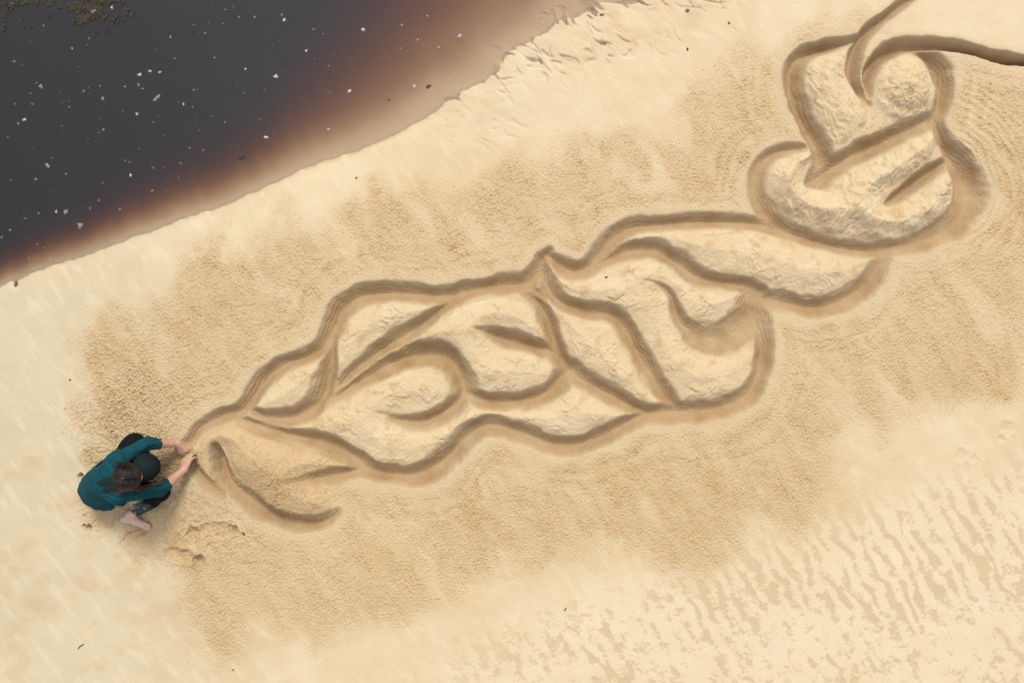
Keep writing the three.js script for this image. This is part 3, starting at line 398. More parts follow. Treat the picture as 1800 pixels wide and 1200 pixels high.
// sunken leaves, pebbles and bits of twig
{
  const blade = (seed) => { const r = rng(seed), g = new THREE.SphereGeometry(1, 12, 8), p = g.attributes.position; for (let i = 0; i < p.count; i++) { const k = 1 + 0.35 * n3(p.getX(i) * 1.6 + seed, p.getY(i) * 1.6, p.getZ(i) * 1.6); p.setXYZ(i, p.getX(i) * k, p.getY(i) * k, p.getZ(i) * k * (1 - 0.35 * p.getX(i))); } g.computeVertexNormals(); return g; };
  const shapes = [3, 8, 13].map(blade);
  const dark = new THREE.MeshStandardMaterial({ color: lin(0.05, 0.035, 0.022), roughness: 0.9 }), brown = new THREE.MeshStandardMaterial({ color: lin(0.16, 0.11, 0.055), roughness: 0.9 });
  const put = (name, label, cat, group, mat, s, x, y, a, b, hh, turn, dy) => { const o = new THREE.Mesh(shapes[s], mat), h = groundAt(x, y); o.position.copy(at(x, y, h + dy)); o.position.y = groundW(o.position.x, o.position.z) + dy; o.rotation.y = -turn; o.scale.set(a / S, hh, b / S); tag(o, label, cat, group); top(o, name); };
  put('sunken_leaf', 'blurred dark leaf under the brown shallows near the straight shore', 'leaf', 'dark leaves sunk in the shallows', dark, 0, 426, 280, 8, 4.5, 0.006, -0.6, 0.004);
  put('sunken_leaf', 'blurred dark leaf under the tan shallows beside a pale foam raft', 'leaf', 'dark leaves sunk in the shallows', dark, 1, 753, 152, 5, 3, 0.006, -0.3, 0.004);
  put('sunken_leaf', 'dark leaf lying on the wet flat at the upper edge', 'leaf', 'dark leaves sunk in the shallows', brown, 2, 1209, 18, 4, 2.8, 0.006, -0.2, 0.004);
  put('sunken_leaf', 'thin dark leaf sliver in the shallows below the brown water', 'leaf', 'dark leaves sunk in the shallows', brown, 0, 684, 176, 3.5, 1.6, 0.005, -0.5, 0.004);
  put('sunken_leaf', 'dark leaf where the brown water meets the wet flat', 'leaf', 'dark leaves sunk in the shallows', brown, 1, 1058, 25, 4, 2, 0.005, -0.1, 0.004);
  put('pebble', 'dark brown pebble on the sand just below the left shoreline', 'pebble', 'dark pebbles', brown, 2, 27, 498, 3.2, 5.2, 0.014, 0.2, 0.006);
  put('pebble', 'small dark pebble between the wet flat ripples and the raked sand', 'pebble', 'dark pebbles', dark, 1, 626, 312, 2, 1.5, 0.006, 0, 0.003);
  put('pebble', 'dark speck of gravel right of the wet rivulets', 'pebble', 'dark pebbles', brown, 0, 1282, 40, 2, 2.6, 0.007, 0.4, 0.003);
  put('pebble', 'dark speck of gravel in a rivulet above the raked sand', 'pebble', 'dark pebbles', dark, 2, 1209, 86, 1.6, 3, 0.007, 0, 0.003);
  put('leaf_scrap', 'dark leaf scrap on pale sand below the raked area', 'leaf', 'dark scraps on the sand', dark, 0, 994, 1071, 1.3, 3.0, 0.004, 0.5, 0.003);
  put('leaf_scrap', 'tiny dark scrap low on the pale sand near the bottom edge', 'leaf', 'dark scraps on the sand', dark, 1, 409, 1177, 1.6, 1.1, 0.004, 0, 0.003);
  put('leaf_scrap', 'dark scrap beside the toe end of the long footprint', 'leaf', 'dark scraps on the sand', dark, 2, 428, 938, 4, 1.5, 0.005, 0.7, 0.004);
  put('leaf_scrap', 'dark scrap in the notch of the curving mound crest', 'leaf', 'dark scraps on the sand', dark, 0, 1066, 487, 3, 1.4, 0.005, -0.2, 0.004);
  put('leaf_scrap', 'tiny dark scrap at the left among pale sand', 'leaf', 'dark scraps on the sand', dark, 1, 122, 667, 1.8, 1.4, 0.005, 0, 0.003);
  const tw = at(142, 1136, 0), c = new THREE.CatmullRomCurve3([[-5, 4], [-1, -1], [1, -2], [5, -5]].map(([a, b]) => new THREE.Vector3(tw.x + a / S, groundW(tw.x + a / S, tw.z + b / S) + 0.004, tw.z + b / S)));
  const o = new THREE.Mesh(new THREE.TubeGeometry(c, 10, 0.0035, 6), dark); tag(o, 'thin dark bent twig on the pale sand at the lower left', 'twig'); top(o, 'twig');
}

// loose crumbs of sand thrown about: thickest by the sculptor, on the unfinished mound and in the raked sand
{
  const r = rng(99), g = new THREE.IcosahedronGeometry(1, 1), p = g.attributes.position;
  for (let i = 0; i < p.count; i++) { const k = 1 + 0.45 * n3(p.getX(i) * 1.9 + 5, p.getY(i) * 1.9, p.getZ(i) * 1.9); p.setXYZ(i, p.getX(i) * k, p.getY(i) * k * 0.75, p.getZ(i) * k); }
  g.computeVertexNormals();
  const M = 11000, im = new THREE.InstancedMesh(g, new THREE.MeshStandardMaterial({ color: 0xffffff, roughness: 0.95 }), M), m4 = new THREE.Matrix4(), q = new THREE.Quaternion(), e = new THREE.Euler(), c = new THREE.Color();
  const spots = [[300, 815, 34, 34, 5.5, 1100], [335, 800, 12, 16, 6.5, 150], [500, 850, 60, 34, 5.5, 1100], [455, 830, 36, 30, 5, 350], [395, 850, 26, 24, 5, 260], [225, 735, 75, 30, 5, 900], [260, 930, 60, 26, 4, 300], [370, 900, 80, 40, 4.5, 700], [345, 990, 40, 22, 4.5, 160], [540, 845, 50, 10, 4.5, 200], [1600, 190, 60, 40, 4.5, 300]];
  let n = 0;
  const put = (x, y, size) => { const X0 = X(x), Z0 = Z(y); if (shoreV(x, y) > -8) return; const s = size * (0.55 + 0.8 * r() * r()); e.set(r() * 6, r() * 6, r() * 6); q.setFromEuler(e); m4.compose(new THREE.Vector3(X0, groundAt(x, y) + s * 0.25, Z0), q, new THREE.Vector3(s, s, s)); im.setMatrixAt(n, m4); const k = 0.85 + 0.3 * r(); c.setRGB(0.47 * k, 0.335 * k, 0.18 * k); im.setColorAt(n, c); n++; };
  const gs = () => (r() + r() + r() - 1.5) * 1.35;
  for (const [x, y, a, b, s, k] of spots) for (let i = 0; i < k && n < M; i++) put(x + gs() * a, y + gs() * b, s / 1000);
  for (let guard = 0; n < M && guard < 400000; guard++) { const x = -40 + r() * 1880, y = -20 + r() * 1240, i = lower(AX, x), j = lower(AY, y), k = j * NX + i; if (r() > raked[k] * (mId[k] ? 0.25 : furE[k] < 10 ? 0.04 : 0.9)) continue; if (n2(x / 30, y / 30) < -0.15 + 0.4 * r()) continue; put(x, y, 0.0028 + 0.0026 * r()); }
  im.count = n; tag(im, 'loose crumbs of damp sand strewn over the raked beach', 'sand crumbs', null, 'stuff'); top(im, 'sand_crumbs');
}

// ------------------------------------------------------------------ the person
// surface nets: mesh the zero level of a field inside a box
function mesh(field, lo, hi, cell) {
  const nx = Math.ceil((hi[0] - lo[0]) / cell) + 1, ny = Math.ceil((hi[1] - lo[1]) / cell) + 1, nz = Math.ceil((hi[2] - lo[2]) / cell) + 1, F = new Float32Array(nx * ny * nz);
  for (let k = 0, o = 0; k < nz; k++) for (let j = 0; j < ny; j++) for (let i = 0; i < nx; i++, o++) F[o] = field(lo[0] + i * cell, lo[1] + j * cell, lo[2] + k * cell);
  const id = new Int32Array(nx * ny * nz).fill(-1), P = [], I = [], ox = [1, nx, nx * ny];
  const E = [[0, 1], [2, 3], [4, 5], [6, 7], [0, 2], [1, 3], [4, 6], [5, 7], [0, 4], [1, 5], [2, 6], [3, 7]];
  for (let k = 0; k + 1 < nz; k++) for (let j = 0; j + 1 < ny; j++) for (let i = 0; i + 1 < nx; i++) {
    const o = i + j * nx + k * nx * ny, v = []; let neg = 0;
    for (let c = 0; c < 8; c++) { const f = F[o + (c & 1) + ((c >> 1) & 1) * nx + (c >> 2) * nx * ny]; v.push(f); if (f < 0) neg++; }
    if (neg === 0 || neg === 8) continue;
    let x = 0, y = 0, z = 0, n = 0;
    for (const [a, b] of E) if ((v[a] < 0) !== (v[b] < 0)) { const t = v[a] / (v[a] - v[b]); x += mix(a & 1, b & 1, t); y += mix((a >> 1) & 1, (b >> 1) & 1, t); z += mix(a >> 2, b >> 2, t); n++; }
    id[o] = P.length / 3; P.push(lo[0] + (i + x / n) * cell, lo[1] + (j + y / n) * cell, lo[2] + (k + z / n) * cell);
  }
  for (let k = 1; k + 1 < nz; k++) for (let j = 1; j + 1 < ny; j++) for (let i = 1; i + 1 < nx; i++) {
    const o = i + j * nx + k * nx * ny;
    for (let a = 0; a < 3; a++) { const f0 = F[o], f1 = F[o + ox[a]]; if ((f0 < 0) === (f1 < 0)) continue; const b = ox[(a + 1) % 3], c = ox[(a + 2) % 3], q = [id[o], id[o - b], id[o - b - c], id[o - c]]; if (q.some((w) => w < 0)) continue; if (f0 < 0) I.push(q[0], q[1], q[2], q[0], q[2], q[3]); else I.push(q[0], q[2], q[1], q[0], q[3], q[2]); }
  }
  const N3 = new Float32Array(P.length), h = cell * 0.6;
  for (let q = 0; q < P.length; q += 3) { const [x, y, z] = [P[q], P[q + 1], P[q + 2]]; const a = field(x + h, y, z) - field(x - h, y, z), b = field(x, y + h, z) - field(x, y - h, z), c = field(x, y, z + h) - field(x, y, z - h), l = Math.hypot(a, b, c) || 1; N3[q] = a / l; N3[q + 1] = b / l; N3[q + 2] = c / l; }
  const g = new THREE.BufferGeometry(); g.setAttribute('position', new THREE.Float32BufferAttribute(P, 3)); g.setAttribute('normal', new THREE.BufferAttribute(N3, 3)); g.setIndex(I); return g;
}
const cone = (a, b, ra, rb) => { const dx = b.x - a.x, dy = b.y - a.y, dz = b.z - a.z, l2 = dx * dx + dy * dy + dz * dz || 1e-9; return (x, y, z) => { const t = clamp(((x - a.x) * dx + (y - a.y) * dy + (z - a.z) * dz) / l2); return Math.hypot(x - a.x - dx * t, y - a.y - dy * t, z - a.z - dz * t) - ra - (rb - ra) * t; }; };
const ball = (c, rx, ry, rz) => (x, y, z) => { const k = Math.hypot((x - c.x) / rx, (y - c.y) / ry, (z - c.z) / rz), m = Math.min(rx, ry, rz); return (k - 1) * m * (k < 1 ? 1 : 1.15); };
const smin = (a, b, k) => { const h = Math.max(k - Math.abs(a - b), 0) / k; return Math.min(a, b) - h * h * k * 0.25; };
const blend = (list, k) => (x, y, z) => { let d = 1e3; for (const f of list) d = smin(d, f(x, y, z), k); return d; };

const J = {
  pelvis: at(178, 858, 0.17), belly: at(181, 850, 0.31), chest: at(192, 842, 0.44), neck: at(209, 838, 0.535), head: at(223, 838, 0.60),
  shL: at(206, 808, 0.49), shR: at(206, 869, 0.49), elL: at(259, 779, 0.27), elR: at(281, 862, 0.25), wrL: at(311, 779, 0.095), wrR: at(322, 826, 0.085),
  hipL: at(194, 831, 0.16), hipR: at(192, 869, 0.15), knL: at(253, 822, 0.37), knR: at(279, 864, 0.19), anL: at(222, 787, 0.085), anR: at(229, 905, 0.075),
};
const P0 = new THREE.Vector3(J.pelvis.x, 0, J.pelvis.z);
const mid = (a, b, t) => a.clone().lerp(b, t);
// the hands: palm, four fingers bent at two knuckles, thumb from the side of the palm; built in frame (forward, across to the thumb, back of the hand)
function hand(wrist, fwd, thumbSide, curl, spread) {
  const f = fwd.clone().normalize(), t = thumbSide.clone().addScaledVector(f, -thumbSide.dot(f)).normalize(), b = new THREE.Vector3().crossVectors(f, t).normalize(); if (b.y < 0) b.negate();
  const w = (a, s, u) => wrist.clone().addScaledVector(f, a).addScaledVector(t, s).addScaledVector(b, u), list = [];
  list.push(cone(w(-0.002, 0, 0), w(0.010, 0, 0), 0.0245, 0.0245));
  for (const s of [-0.026, -0.009, 0.009, 0.026]) list.push(cone(w(0.008, s * 0.6, 0), w(0.085, s, 0.004), 0.0165, 0.0128));
  const palm = blend(list, 0.02), fingers = [];
  [[0.026, 0.078, 0.0090, 0.046, 0.030], [0.009, 0.085, 0.0094, 0.051, 0.034], [-0.009, 0.081, 0.0090, 0.046, 0.031], [-0.026, 0.070, 0.0080, 0.035, 0.026]].forEach(([s, st, rr, l1, l2], i) => {
    const c1 = curl + 0.08 * i, sp = spread * (1.5 - i), p0 = w(st, s, 0.003), d1 = (a) => f.clone().multiplyScalar(Math.cos(a)).addScaledVector(b, -Math.sin(a)).addScaledVector(t, sp), p1 = p0.clone().addScaledVector(d1(c1 * 0.5), l1), p2 = p1.clone().addScaledVector(d1(c1 * 1.2), l2 * 0.8), p3 = p2.clone().addScaledVector(d1(c1 * 1.8), l2 * 0.75);
    fingers.push(blend([cone(w(st - 0.03, s, 0.001), p0, rr * 1.05, rr * 1.1), cone(p0, p1, rr * 1.06, rr), cone(p1, p2, rr, rr * 0.92), cone(p2, p3, rr * 0.92, rr * 0.78)], 0.004));
  });
  const t0 = w(0.022, 0.024, -0.006), t1 = w(0.052, 0.052, -0.014), t2 = w(0.082, 0.062, -0.022), t3 = w(0.104, 0.060, -0.028);
  fingers.push(blend([cone(t0, t1, 0.0155, 0.0112), cone(t1, t2, 0.0110, 0.0098), cone(t2, t3, 0.0096, 0.0078)], 0.006));
  return (x, y, z) => { let d = palm(x, y, z); for (const q of fingers) d = smin(d, q(x, y, z), 0.006); return d; };
}
const tipL = at(331, 803, 0.03), tipR = at(333, 800, 0.05);
const handL = hand(J.wrL, new THREE.Vector3().subVectors(tipL, J.wrL), new THREE.Vector3(-0.6, -0.5, 1), 0.42, 0.05);
const handR = hand(J.wrR, new THREE.Vector3().subVectors(tipR, J.wrR), new THREE.Vector3(-0.9, -0.5, -0.6), 0.45, 0.05);
const forearmL = blend([cone(J.elL, mid(J.elL, J.wrL, 0.35), 0.041, 0.041), cone(mid(J.elL, J.wrL, 0.35), J.wrL, 0.041, 0.0255)], 0.02);
const forearmR = blend([cone(J.elR, mid(J.elR, J.wrR, 0.35), 0.041, 0.041), cone(mid(J.elR, J.wrR, 0.35), J.wrR, 0.041, 0.0255)], 0.02);
// bare right foot resting on its outer edge
const heel = at(219, 912, 0.03), arch = at(236, 914, 0.04), ballF = at(251, 921, 0.026), toe = at(260, 926, 0.016);
for (const p of [heel, arch, ballF, toe]) p.y += groundW(p.x, p.z) + 0.004;
const footR = [cone(J.anR, heel, 0.031, 0.027), cone(J.anR, arch, 0.029, 0.023), cone(heel, ballF, 0.023, 0.020), cone(arch, ballF, 0.023, 0.019)];
const toes = [];
{ const d = new THREE.Vector3().subVectors(toe, ballF).setY(0).normalize(), s = new THREE.Vector3(-d.z, 0, d.x); for (let i = 0; i < 5; i++) { const o = (i - 2) * 0.0105, a = ballF.clone().addScaledVector(s, o * 0.9).addScaledVector(d, 0.012), L = [0.052, 0.05, 0.046, 0.041, 0.034][4 - i]; const b = a.clone().addScaledVector(d, L).setY(toe.y - 0.002); toes.push(cone(a, b, i === 4 ? 0.0105 : 0.0078, i === 4 ? 0.0092 : 0.0062)); } }
const toesField = (x, y, z) => { let q = 1e3; for (const f of toes) q = smin(q, f(x, y, z), 0.004); return q; };
const faceDir = new THREE.Vector3(0.74, -0.66, 0.12).normalize(), crown = new THREE.Vector3(0.66, 0.74, 0).normalize(), side = new THREE.Vector3().crossVectors(faceDir, crown).normalize();
const hd = (a, u, s) => J.head.clone().addScaledVector(faceDir, a).addScaledVector(crown, u).addScaledVector(side, s);
const headField = blend([cone(hd(-0.016, 0.014, 0), hd(0.012, 0.018, 0), 0.080, 0.077), cone(hd(0.015, -0.02, 0), hd(0.032, -0.075, 0), 0.066, 0.044), cone(hd(0.082, 0.0, 0), hd(0.102, -0.03, 0), 0.010, 0.014), cone(hd(0.072, -0.062, 0.016), hd(0.072, -0.062, -0.016), 0.012, 0.012), cone(hd(0.074, 0.018, 0.034), hd(0.084, 0.02, 0.004), 0.013, 0.012), cone(hd(0.074, 0.018, -0.034), hd(0.084, 0.02, -0.004), 0.013, 0.012), cone(hd(-0.012, 0.0, 0.080), hd(-0.006, -0.03, 0.076), 0.016, 0.011), cone(hd(-0.012, 0.0, -0.080), hd(-0.006, -0.03, -0.076), 0.016, 0.011)], 0.016);
const torsoParts = (g) => [cone(J.pelvis, J.belly, 0.155 + g, 0.128 + g), cone(mid(J.hipL, J.pelvis, 0.25), mid(J.hipR, J.pelvis, 0.25), 0.120 + g, 0.125 + g), cone(J.belly, J.chest, 0.125 + g, 0.122 + g), cone(mid(J.shL, J.chest, 0.3), mid(J.shR, J.chest, 0.3), 0.088 + g, 0.088 + g), cone(J.shL, J.shR, 0.062 + g, 0.062 + g), cone(J.chest, J.neck, 0.10 + g, 0.055 + g)];
const legParts = (g) => [cone(J.hipL, J.knL, 0.092 + g, 0.066 + g), cone(J.hipR, J.knR, 0.092 + g, 0.062 + g), cone(J.knL, mid(J.knL, J.anL, 0.3), 0.060 + g, 0.056 + g), cone(mid(J.knL, J.anL, 0.3), J.anL, 0.056 + g, 0.036 + g), cone(J.knR, mid(J.knR, J.anR, 0.32), 0.056 + g, 0.055 + g), cone(mid(J.knR, J.anR, 0.32), J.anR, 0.055 + g, 0.034 + g)];
const armParts = (g) => [cone(J.shL, J.elL, 0.052 + g, 0.041 + g), cone(J.shR, J.elR, 0.052 + g, 0.041 + g)];
const footL = [cone(J.anL, at(214, 792, 0.035), 0.034, 0.03), cone(at(214, 792, 0.035), at(240, 778, 0.026), 0.03, 0.026)];
const flesh = blend([...torsoParts(-0.012), ...legParts(-0.010), ...armParts(-0.006), cone(J.neck, hd(-0.02, -0.05, 0), 0.05, 0.052), forearmL, forearmR, ...footR, ...footL], 0.03);
const by = (c, r) => (x, y, z) => { const dx = x - c.x, dy = y - c.y, dz = z - c.z; return dx * dx + dy * dy + dz * dz < r * r; };
const byHead = by(J.head, 0.22), byToes = by(toe, 0.16), byL = by(mid(J.wrL, tipL, 0.5), 0.22), byR = by(mid(J.wrR, tipR, 0.5), 0.22);
const bodyField = (x, y, z) => { let d = flesh(x, y, z); if (byHead(x, y, z)) d = smin(d, headField(x, y, z), 0.02); if (byToes(x, y, z)) d = smin(d, toesField(x, y, z), 0.008); if (byL(x, y, z)) d = smin(d, handL(x, y, z), 0.010); if (byR(x, y, z)) d = smin(d, handR(x, y, z), 0.010); return d; };
const ctr = (g) => g.translate(-P0.x, 0, -P0.z);
const box = (pts, m) => [[0, 1, 2].map((k) => Math.min(...pts.map((p) => p.getComponent(k))) - m), [0, 1, 2].map((k) => Math.max(...pts.map((p) => p.getComponent(k))) + m)];
// one skin: a coarse net over the body and fine nets over the hands, the foot and the head, cut and butted where they meet
const noHands = (x, y, z) => { let d = flesh(x, y, z); if (byHead(x, y, z)) d = smin(d, headField(x, y, z), 0.02); if (byToes(x, y, z)) d = smin(d, toesField(x, y, z), 0.008); return d; };
const skinGeos = [];
{ const [lo, hi] = box(Object.values(J).concat([toe, heel]), 0.17); skinGeos.push(mesh(noHands, lo, hi, 0.0105)); }
for (const [w, e, tip, arm, hf] of [[J.wrL, J.elL, tipL, forearmL, handL], [J.wrR, J.elR, tipR, forearmR, handR]]) {
  const n = new THREE.Vector3().subVectors(w, e).normalize(), c0 = w.clone().addScaledVector(n, -0.05), c = mid(w, tip, 0.5), r = 0.145;
  skinGeos.push(mesh((x, y, z) => Math.max(smin(arm(x, y, z), hf(x, y, z), 0.014) - 0.0006, -((x - c0.x) * n.x + (y - c0.y) * n.y + (z - c0.z) * n.z)), [c.x - r, c.y - r * 0.9, c.z - r], [c.x + r, c.y + r * 0.85, c.z + r], 0.0033));
}
{ const r = 0.15, c = hd(0.02, -0.01, 0); skinGeos.push(mesh((x, y, z) => Math.max(headField(x, y, z) - 0.0005, Math.hypot(x - c.x, y - c.y, z - c.z) - 0.14), [c.x - r, c.y - r, c.z - r], [c.x + r, c.y + r, c.z + r], 0.004)); }
{ const c = ballF, r = 0.11; skinGeos.push(mesh((x, y, z) => Math.max(bodyField(x, y, z) - 0.0006, Math.hypot(x - c.x, y - c.y, z - c.z) - 0.1), [c.x - r, c.y - 0.05, c.z - r], [c.x + r, c.y + 0.09, c.z + r], 0.0035)); }
const SKIN = [0.47, 0.265, 0.19];
const skinGeo = mergeGeometries(skinGeos);
{ const p = skinGeo.attributes.position, c = new Float32Array(p.count * 3);
  for (let i = 0; i < p.count; i++) {
    const x = p.getX(i), y = p.getY(i), z = p.getZ(i), k = 1 + 0.10 * n3(x * 40, y * 40, z * 40), q = [SKIN[0] * k, SKIN[1] * k * (1 - 0.05 * n3(x * 22, y * 22, z * 22)), SKIN[2] * k];
    const dh = Math.min(Math.hypot(x - tipL.x, y - tipL.y, z - tipL.z), Math.hypot(x - tipR.x, y - tipR.y, z - tipR.z));    // sand clinging to the finger tips and the foot
    mixc(q, [0.42, 0.30, 0.165], 0.85 * sst(0.095, 0.02, dh + 0.03 * n3(x * 90, y * 90, z * 90)));
    mixc(q, [0.60, 0.46, 0.37], 0.6 * sst(0.17, 0.08, Math.hypot(x - arch.x, z - arch.z))); mixc(q, [0.45, 0.335, 0.2], 0.7 * sst(0.16, 0.10, Math.hypot(x - arch.x, z - arch.z)) * sst(0.035, 0.012, y - groundW(x, z) + 0.012 * n3(x * 70, y * 70, z * 70))); 
    const eye = Math.min(hd(0.083, 0.008, 0.032).distanceTo(new THREE.Vector3(x, y, z)), hd(0.083, 0.008, -0.032).distanceTo(new THREE.Vector3(x, y, z)));
    if (eye < 0.011) mixc(q, [0.05, 0.035, 0.03], 0.8); const lip = hd(0.084, -0.062, 0).distanceTo(new THREE.Vector3(x, y, z)); if (lip < 0.02) mixc(q, [0.38, 0.13, 0.11], 0.6);
    c.set(q, i * 3);
  }
  skinGeo.setAttribute('color', new THREE.BufferAttribute(c, 3)); }
const person = new THREE.Group(); person.position.copy(P0);
tag(person, 'barefoot person in a teal top crouching and shaping the sand with both hands', 'person');
const addPart = (geo, mat, name, label) => { const m = new THREE.Mesh(ctr(geo), mat); m.name = name; if (label) m.userData.label = label; person.add(m); return m; };
addPart(skinGeo, new THREE.MeshStandardMaterial({ vertexColors: true, roughness: 0.6 }), 'body');

// teal top with sleeves pushed to the forearm; folds where it is pulled over the hip
const cuffL = mid(J.elL, J.wrL, 0.42), cuffR = mid(J.elR, J.wrR, 0.36);
const capped = (a, b, ra, rb) => { const f = cone(a, b, ra, rb), d = new THREE.Vector3().subVectors(b, a).normalize(); return (x, y, z) => Math.max(f(x, y, z), (x - b.x) * d.x + (y - b.y) * d.y + (z - b.z) * d.z); };
const shirtTorso = blend(torsoParts(0.004), 0.035), sleeveTop = blend([cone(J.shL, J.elL, 0.060, 0.050), capped(J.elL, cuffL, 0.050, 0.047)], 0.012), sleeveTopR = blend([cone(J.shR, J.elR, 0.060, 0.050), capped(J.elR, cuffR, 0.050, 0.047)], 0.012);
const shirtField = (x, y, z) => {
  const ax = x - J.pelvis.x, az = z - J.pelvis.z, low = sst(0.36, 0.16, y);
  let d = shirtTorso(x, y, z) - 0.0055 * low * Math.sin((y - ax * 0.55 + 0.25 * az) * 150 + 2.2 * n3(x * 9, y * 9, z * 9));
  d = Math.max(d, 0.075 - y + 0.19 * sst(0.03, 0.17, ax) + 0.010 * n3(x * 14, 1, z * 14));      // the hem rises towards the lap
  d = smin(d, Math.min(sleeveTop(x, y, z), sleeveTopR(x, y, z)), 0.03);
  return d - 0.006 * n3(x * 15, y * 15, z * 15) - 0.003 * n3(x * 34, y * 20, z * 34) - 0.0042 * Math.sin((x * 0.8 - z * 0.9 + y * 0.5) * 95 + 3 * n3(x * 11 + 3, y * 11, z * 11)) * sst(0.07, 0.0, Math.min(Math.hypot(x - J.elL.x, z - J.elL.z), Math.hypot(x - J.elR.x, z - J.elR.z), Math.hypot(x - J.shL.x, z - J.shL.z), Math.hypot(x - J.shR.x, z - J.shR.z)) - 0.03);
};
{ const [lo, hi] = box([J.pelvis, J.shL, J.shR, J.elL, J.elR, cuffL, cuffR, J.neck], 0.19); const g = mesh(shirtField, lo, hi, 0.0085); const p = g.attributes.position, c = new Float32Array(p.count * 3);
  const seamA = at(198, 806, 0.55), seamB = at(205, 836, 0.58), seamC = at(196, 872, 0.52);
  for (let i = 0; i < p.count; i++) { const x = p.getX(i), y = p.getY(i), z = p.getZ(i), k = 1 + 0.16 * n3(x * 60, y * 60, z * 60) + 0.12 * n3(x * 13, y * 13, z * 13); c.set([0.003 * k, 0.052 * k, 0.065 * k], i * 3);
    const cf = Math.min(Math.abs(Math.hypot(x - cuffL.x, y - cuffL.y, z - cuffL.z) - 0.05), 1); }
  g.setAttribute('color', new THREE.BufferAttribute(c, 3)); addPart(g, new THREE.MeshPhysicalMaterial({ vertexColors: true, roughness: 0.9, specularIntensity: 0.3 }), 'shirt'); }

// black trousers; the right shin caked with sand
const trouserCore = blend([cone(J.pelvis, mid(J.pelvis, J.belly, 0.35), 0.150, 0.140), cone(mid(J.hipL, J.pelvis, 0.2), mid(J.hipR, J.pelvis, 0.2), 0.118, 0.122), ...legParts(0.012), cone(J.hipL, at(236, 779, 0.075), 0.08, 0.072), cone(J.knL, at(236, 779, 0.075), 0.066, 0.07), cone(J.knL, at(262, 818, 0.36), 0.082, 0.070), cone(mid(J.hipL, J.knL, 0.55), J.knL, 0.092, 0.088)], 0.05);
const shinDir = new THREE.Vector3().subVectors(J.anR, J.knR).normalize();
const trouserField = (x, y, z) => { let d = trouserCore(x, y, z) - 0.004 * n3(x * 15, y * 15, z * 15) - 0.0018 * n3(x * 45, y * 45, z * 45); const e = J.anR.clone().addScaledVector(shinDir, -0.075); if (Math.hypot(x - J.anR.x, z - J.anR.z) < 0.16) d = Math.max(d, (x - e.x) * shinDir.x + (y - e.y) * shinDir.y + (z - e.z) * shinDir.z); return Math.max(d, groundW(x, z) - 0.02 - y); };
{ const [lo, hi] = box([J.hipL, J.hipR, J.knL, J.knR, J.anL, J.anR, J.pelvis, at(236, 779, 0.075)], 0.19); const g = mesh(trouserField, lo, hi, 0.009); const p = g.attributes.position, c = new Float32Array(p.count * 3);
  for (let i = 0; i < p.count; i++) { const x = p.getX(i), y = p.getY(i), z = p.getZ(i), q = [0.006, 0.0075, 0.0085];
    mixc(q, [0.010, 0.020, 0.021], sst(0.16, 0.05, Math.hypot(x - J.knL.x, z - J.knL.z)));
    const t = (x - J.knR.x) * shinDir.x + (y - J.knR.y) * shinDir.y + (z - J.knR.z) * shinDir.z, off = (z - J.knR.z) * -shinDir.x + (x - J.knR.x) * shinDir.z, on = Math.hypot(x - J.knR.x - shinDir.x * t, z - J.knR.z - shinDir.z * t) < 0.08 ? sst(0.06, 0.16, t) : 0;
    mixc(q, [0.035, 0.065, 0.075], on * 0.8); mixc(q, [0.40, 0.33, 0.19], on * sst(-0.25, 0.45, n3(x * 38, y * 38, z * 38) + 0.6 * n3(x * 90, y * 90, z * 90) - 9 * off - 0.05) * 0.85);
    mixc(q, [0.3, 0.22, 0.12], 0.35 * sst(0.07, 0.0, y) * sst(-0.1, 0.4, n3(x * 50, y * 50, z * 50)));
    c.set(q, i * 3); }
  g.setAttribute('color', new THREE.BufferAttribute(c, 3)); addPart(g, new THREE.MeshPhysicalMaterial({ vertexColors: true, roughness: 0.95, specularIntensity: 0.2 }), 'trousers', 'black trousers caked with sand on the right shin'); }

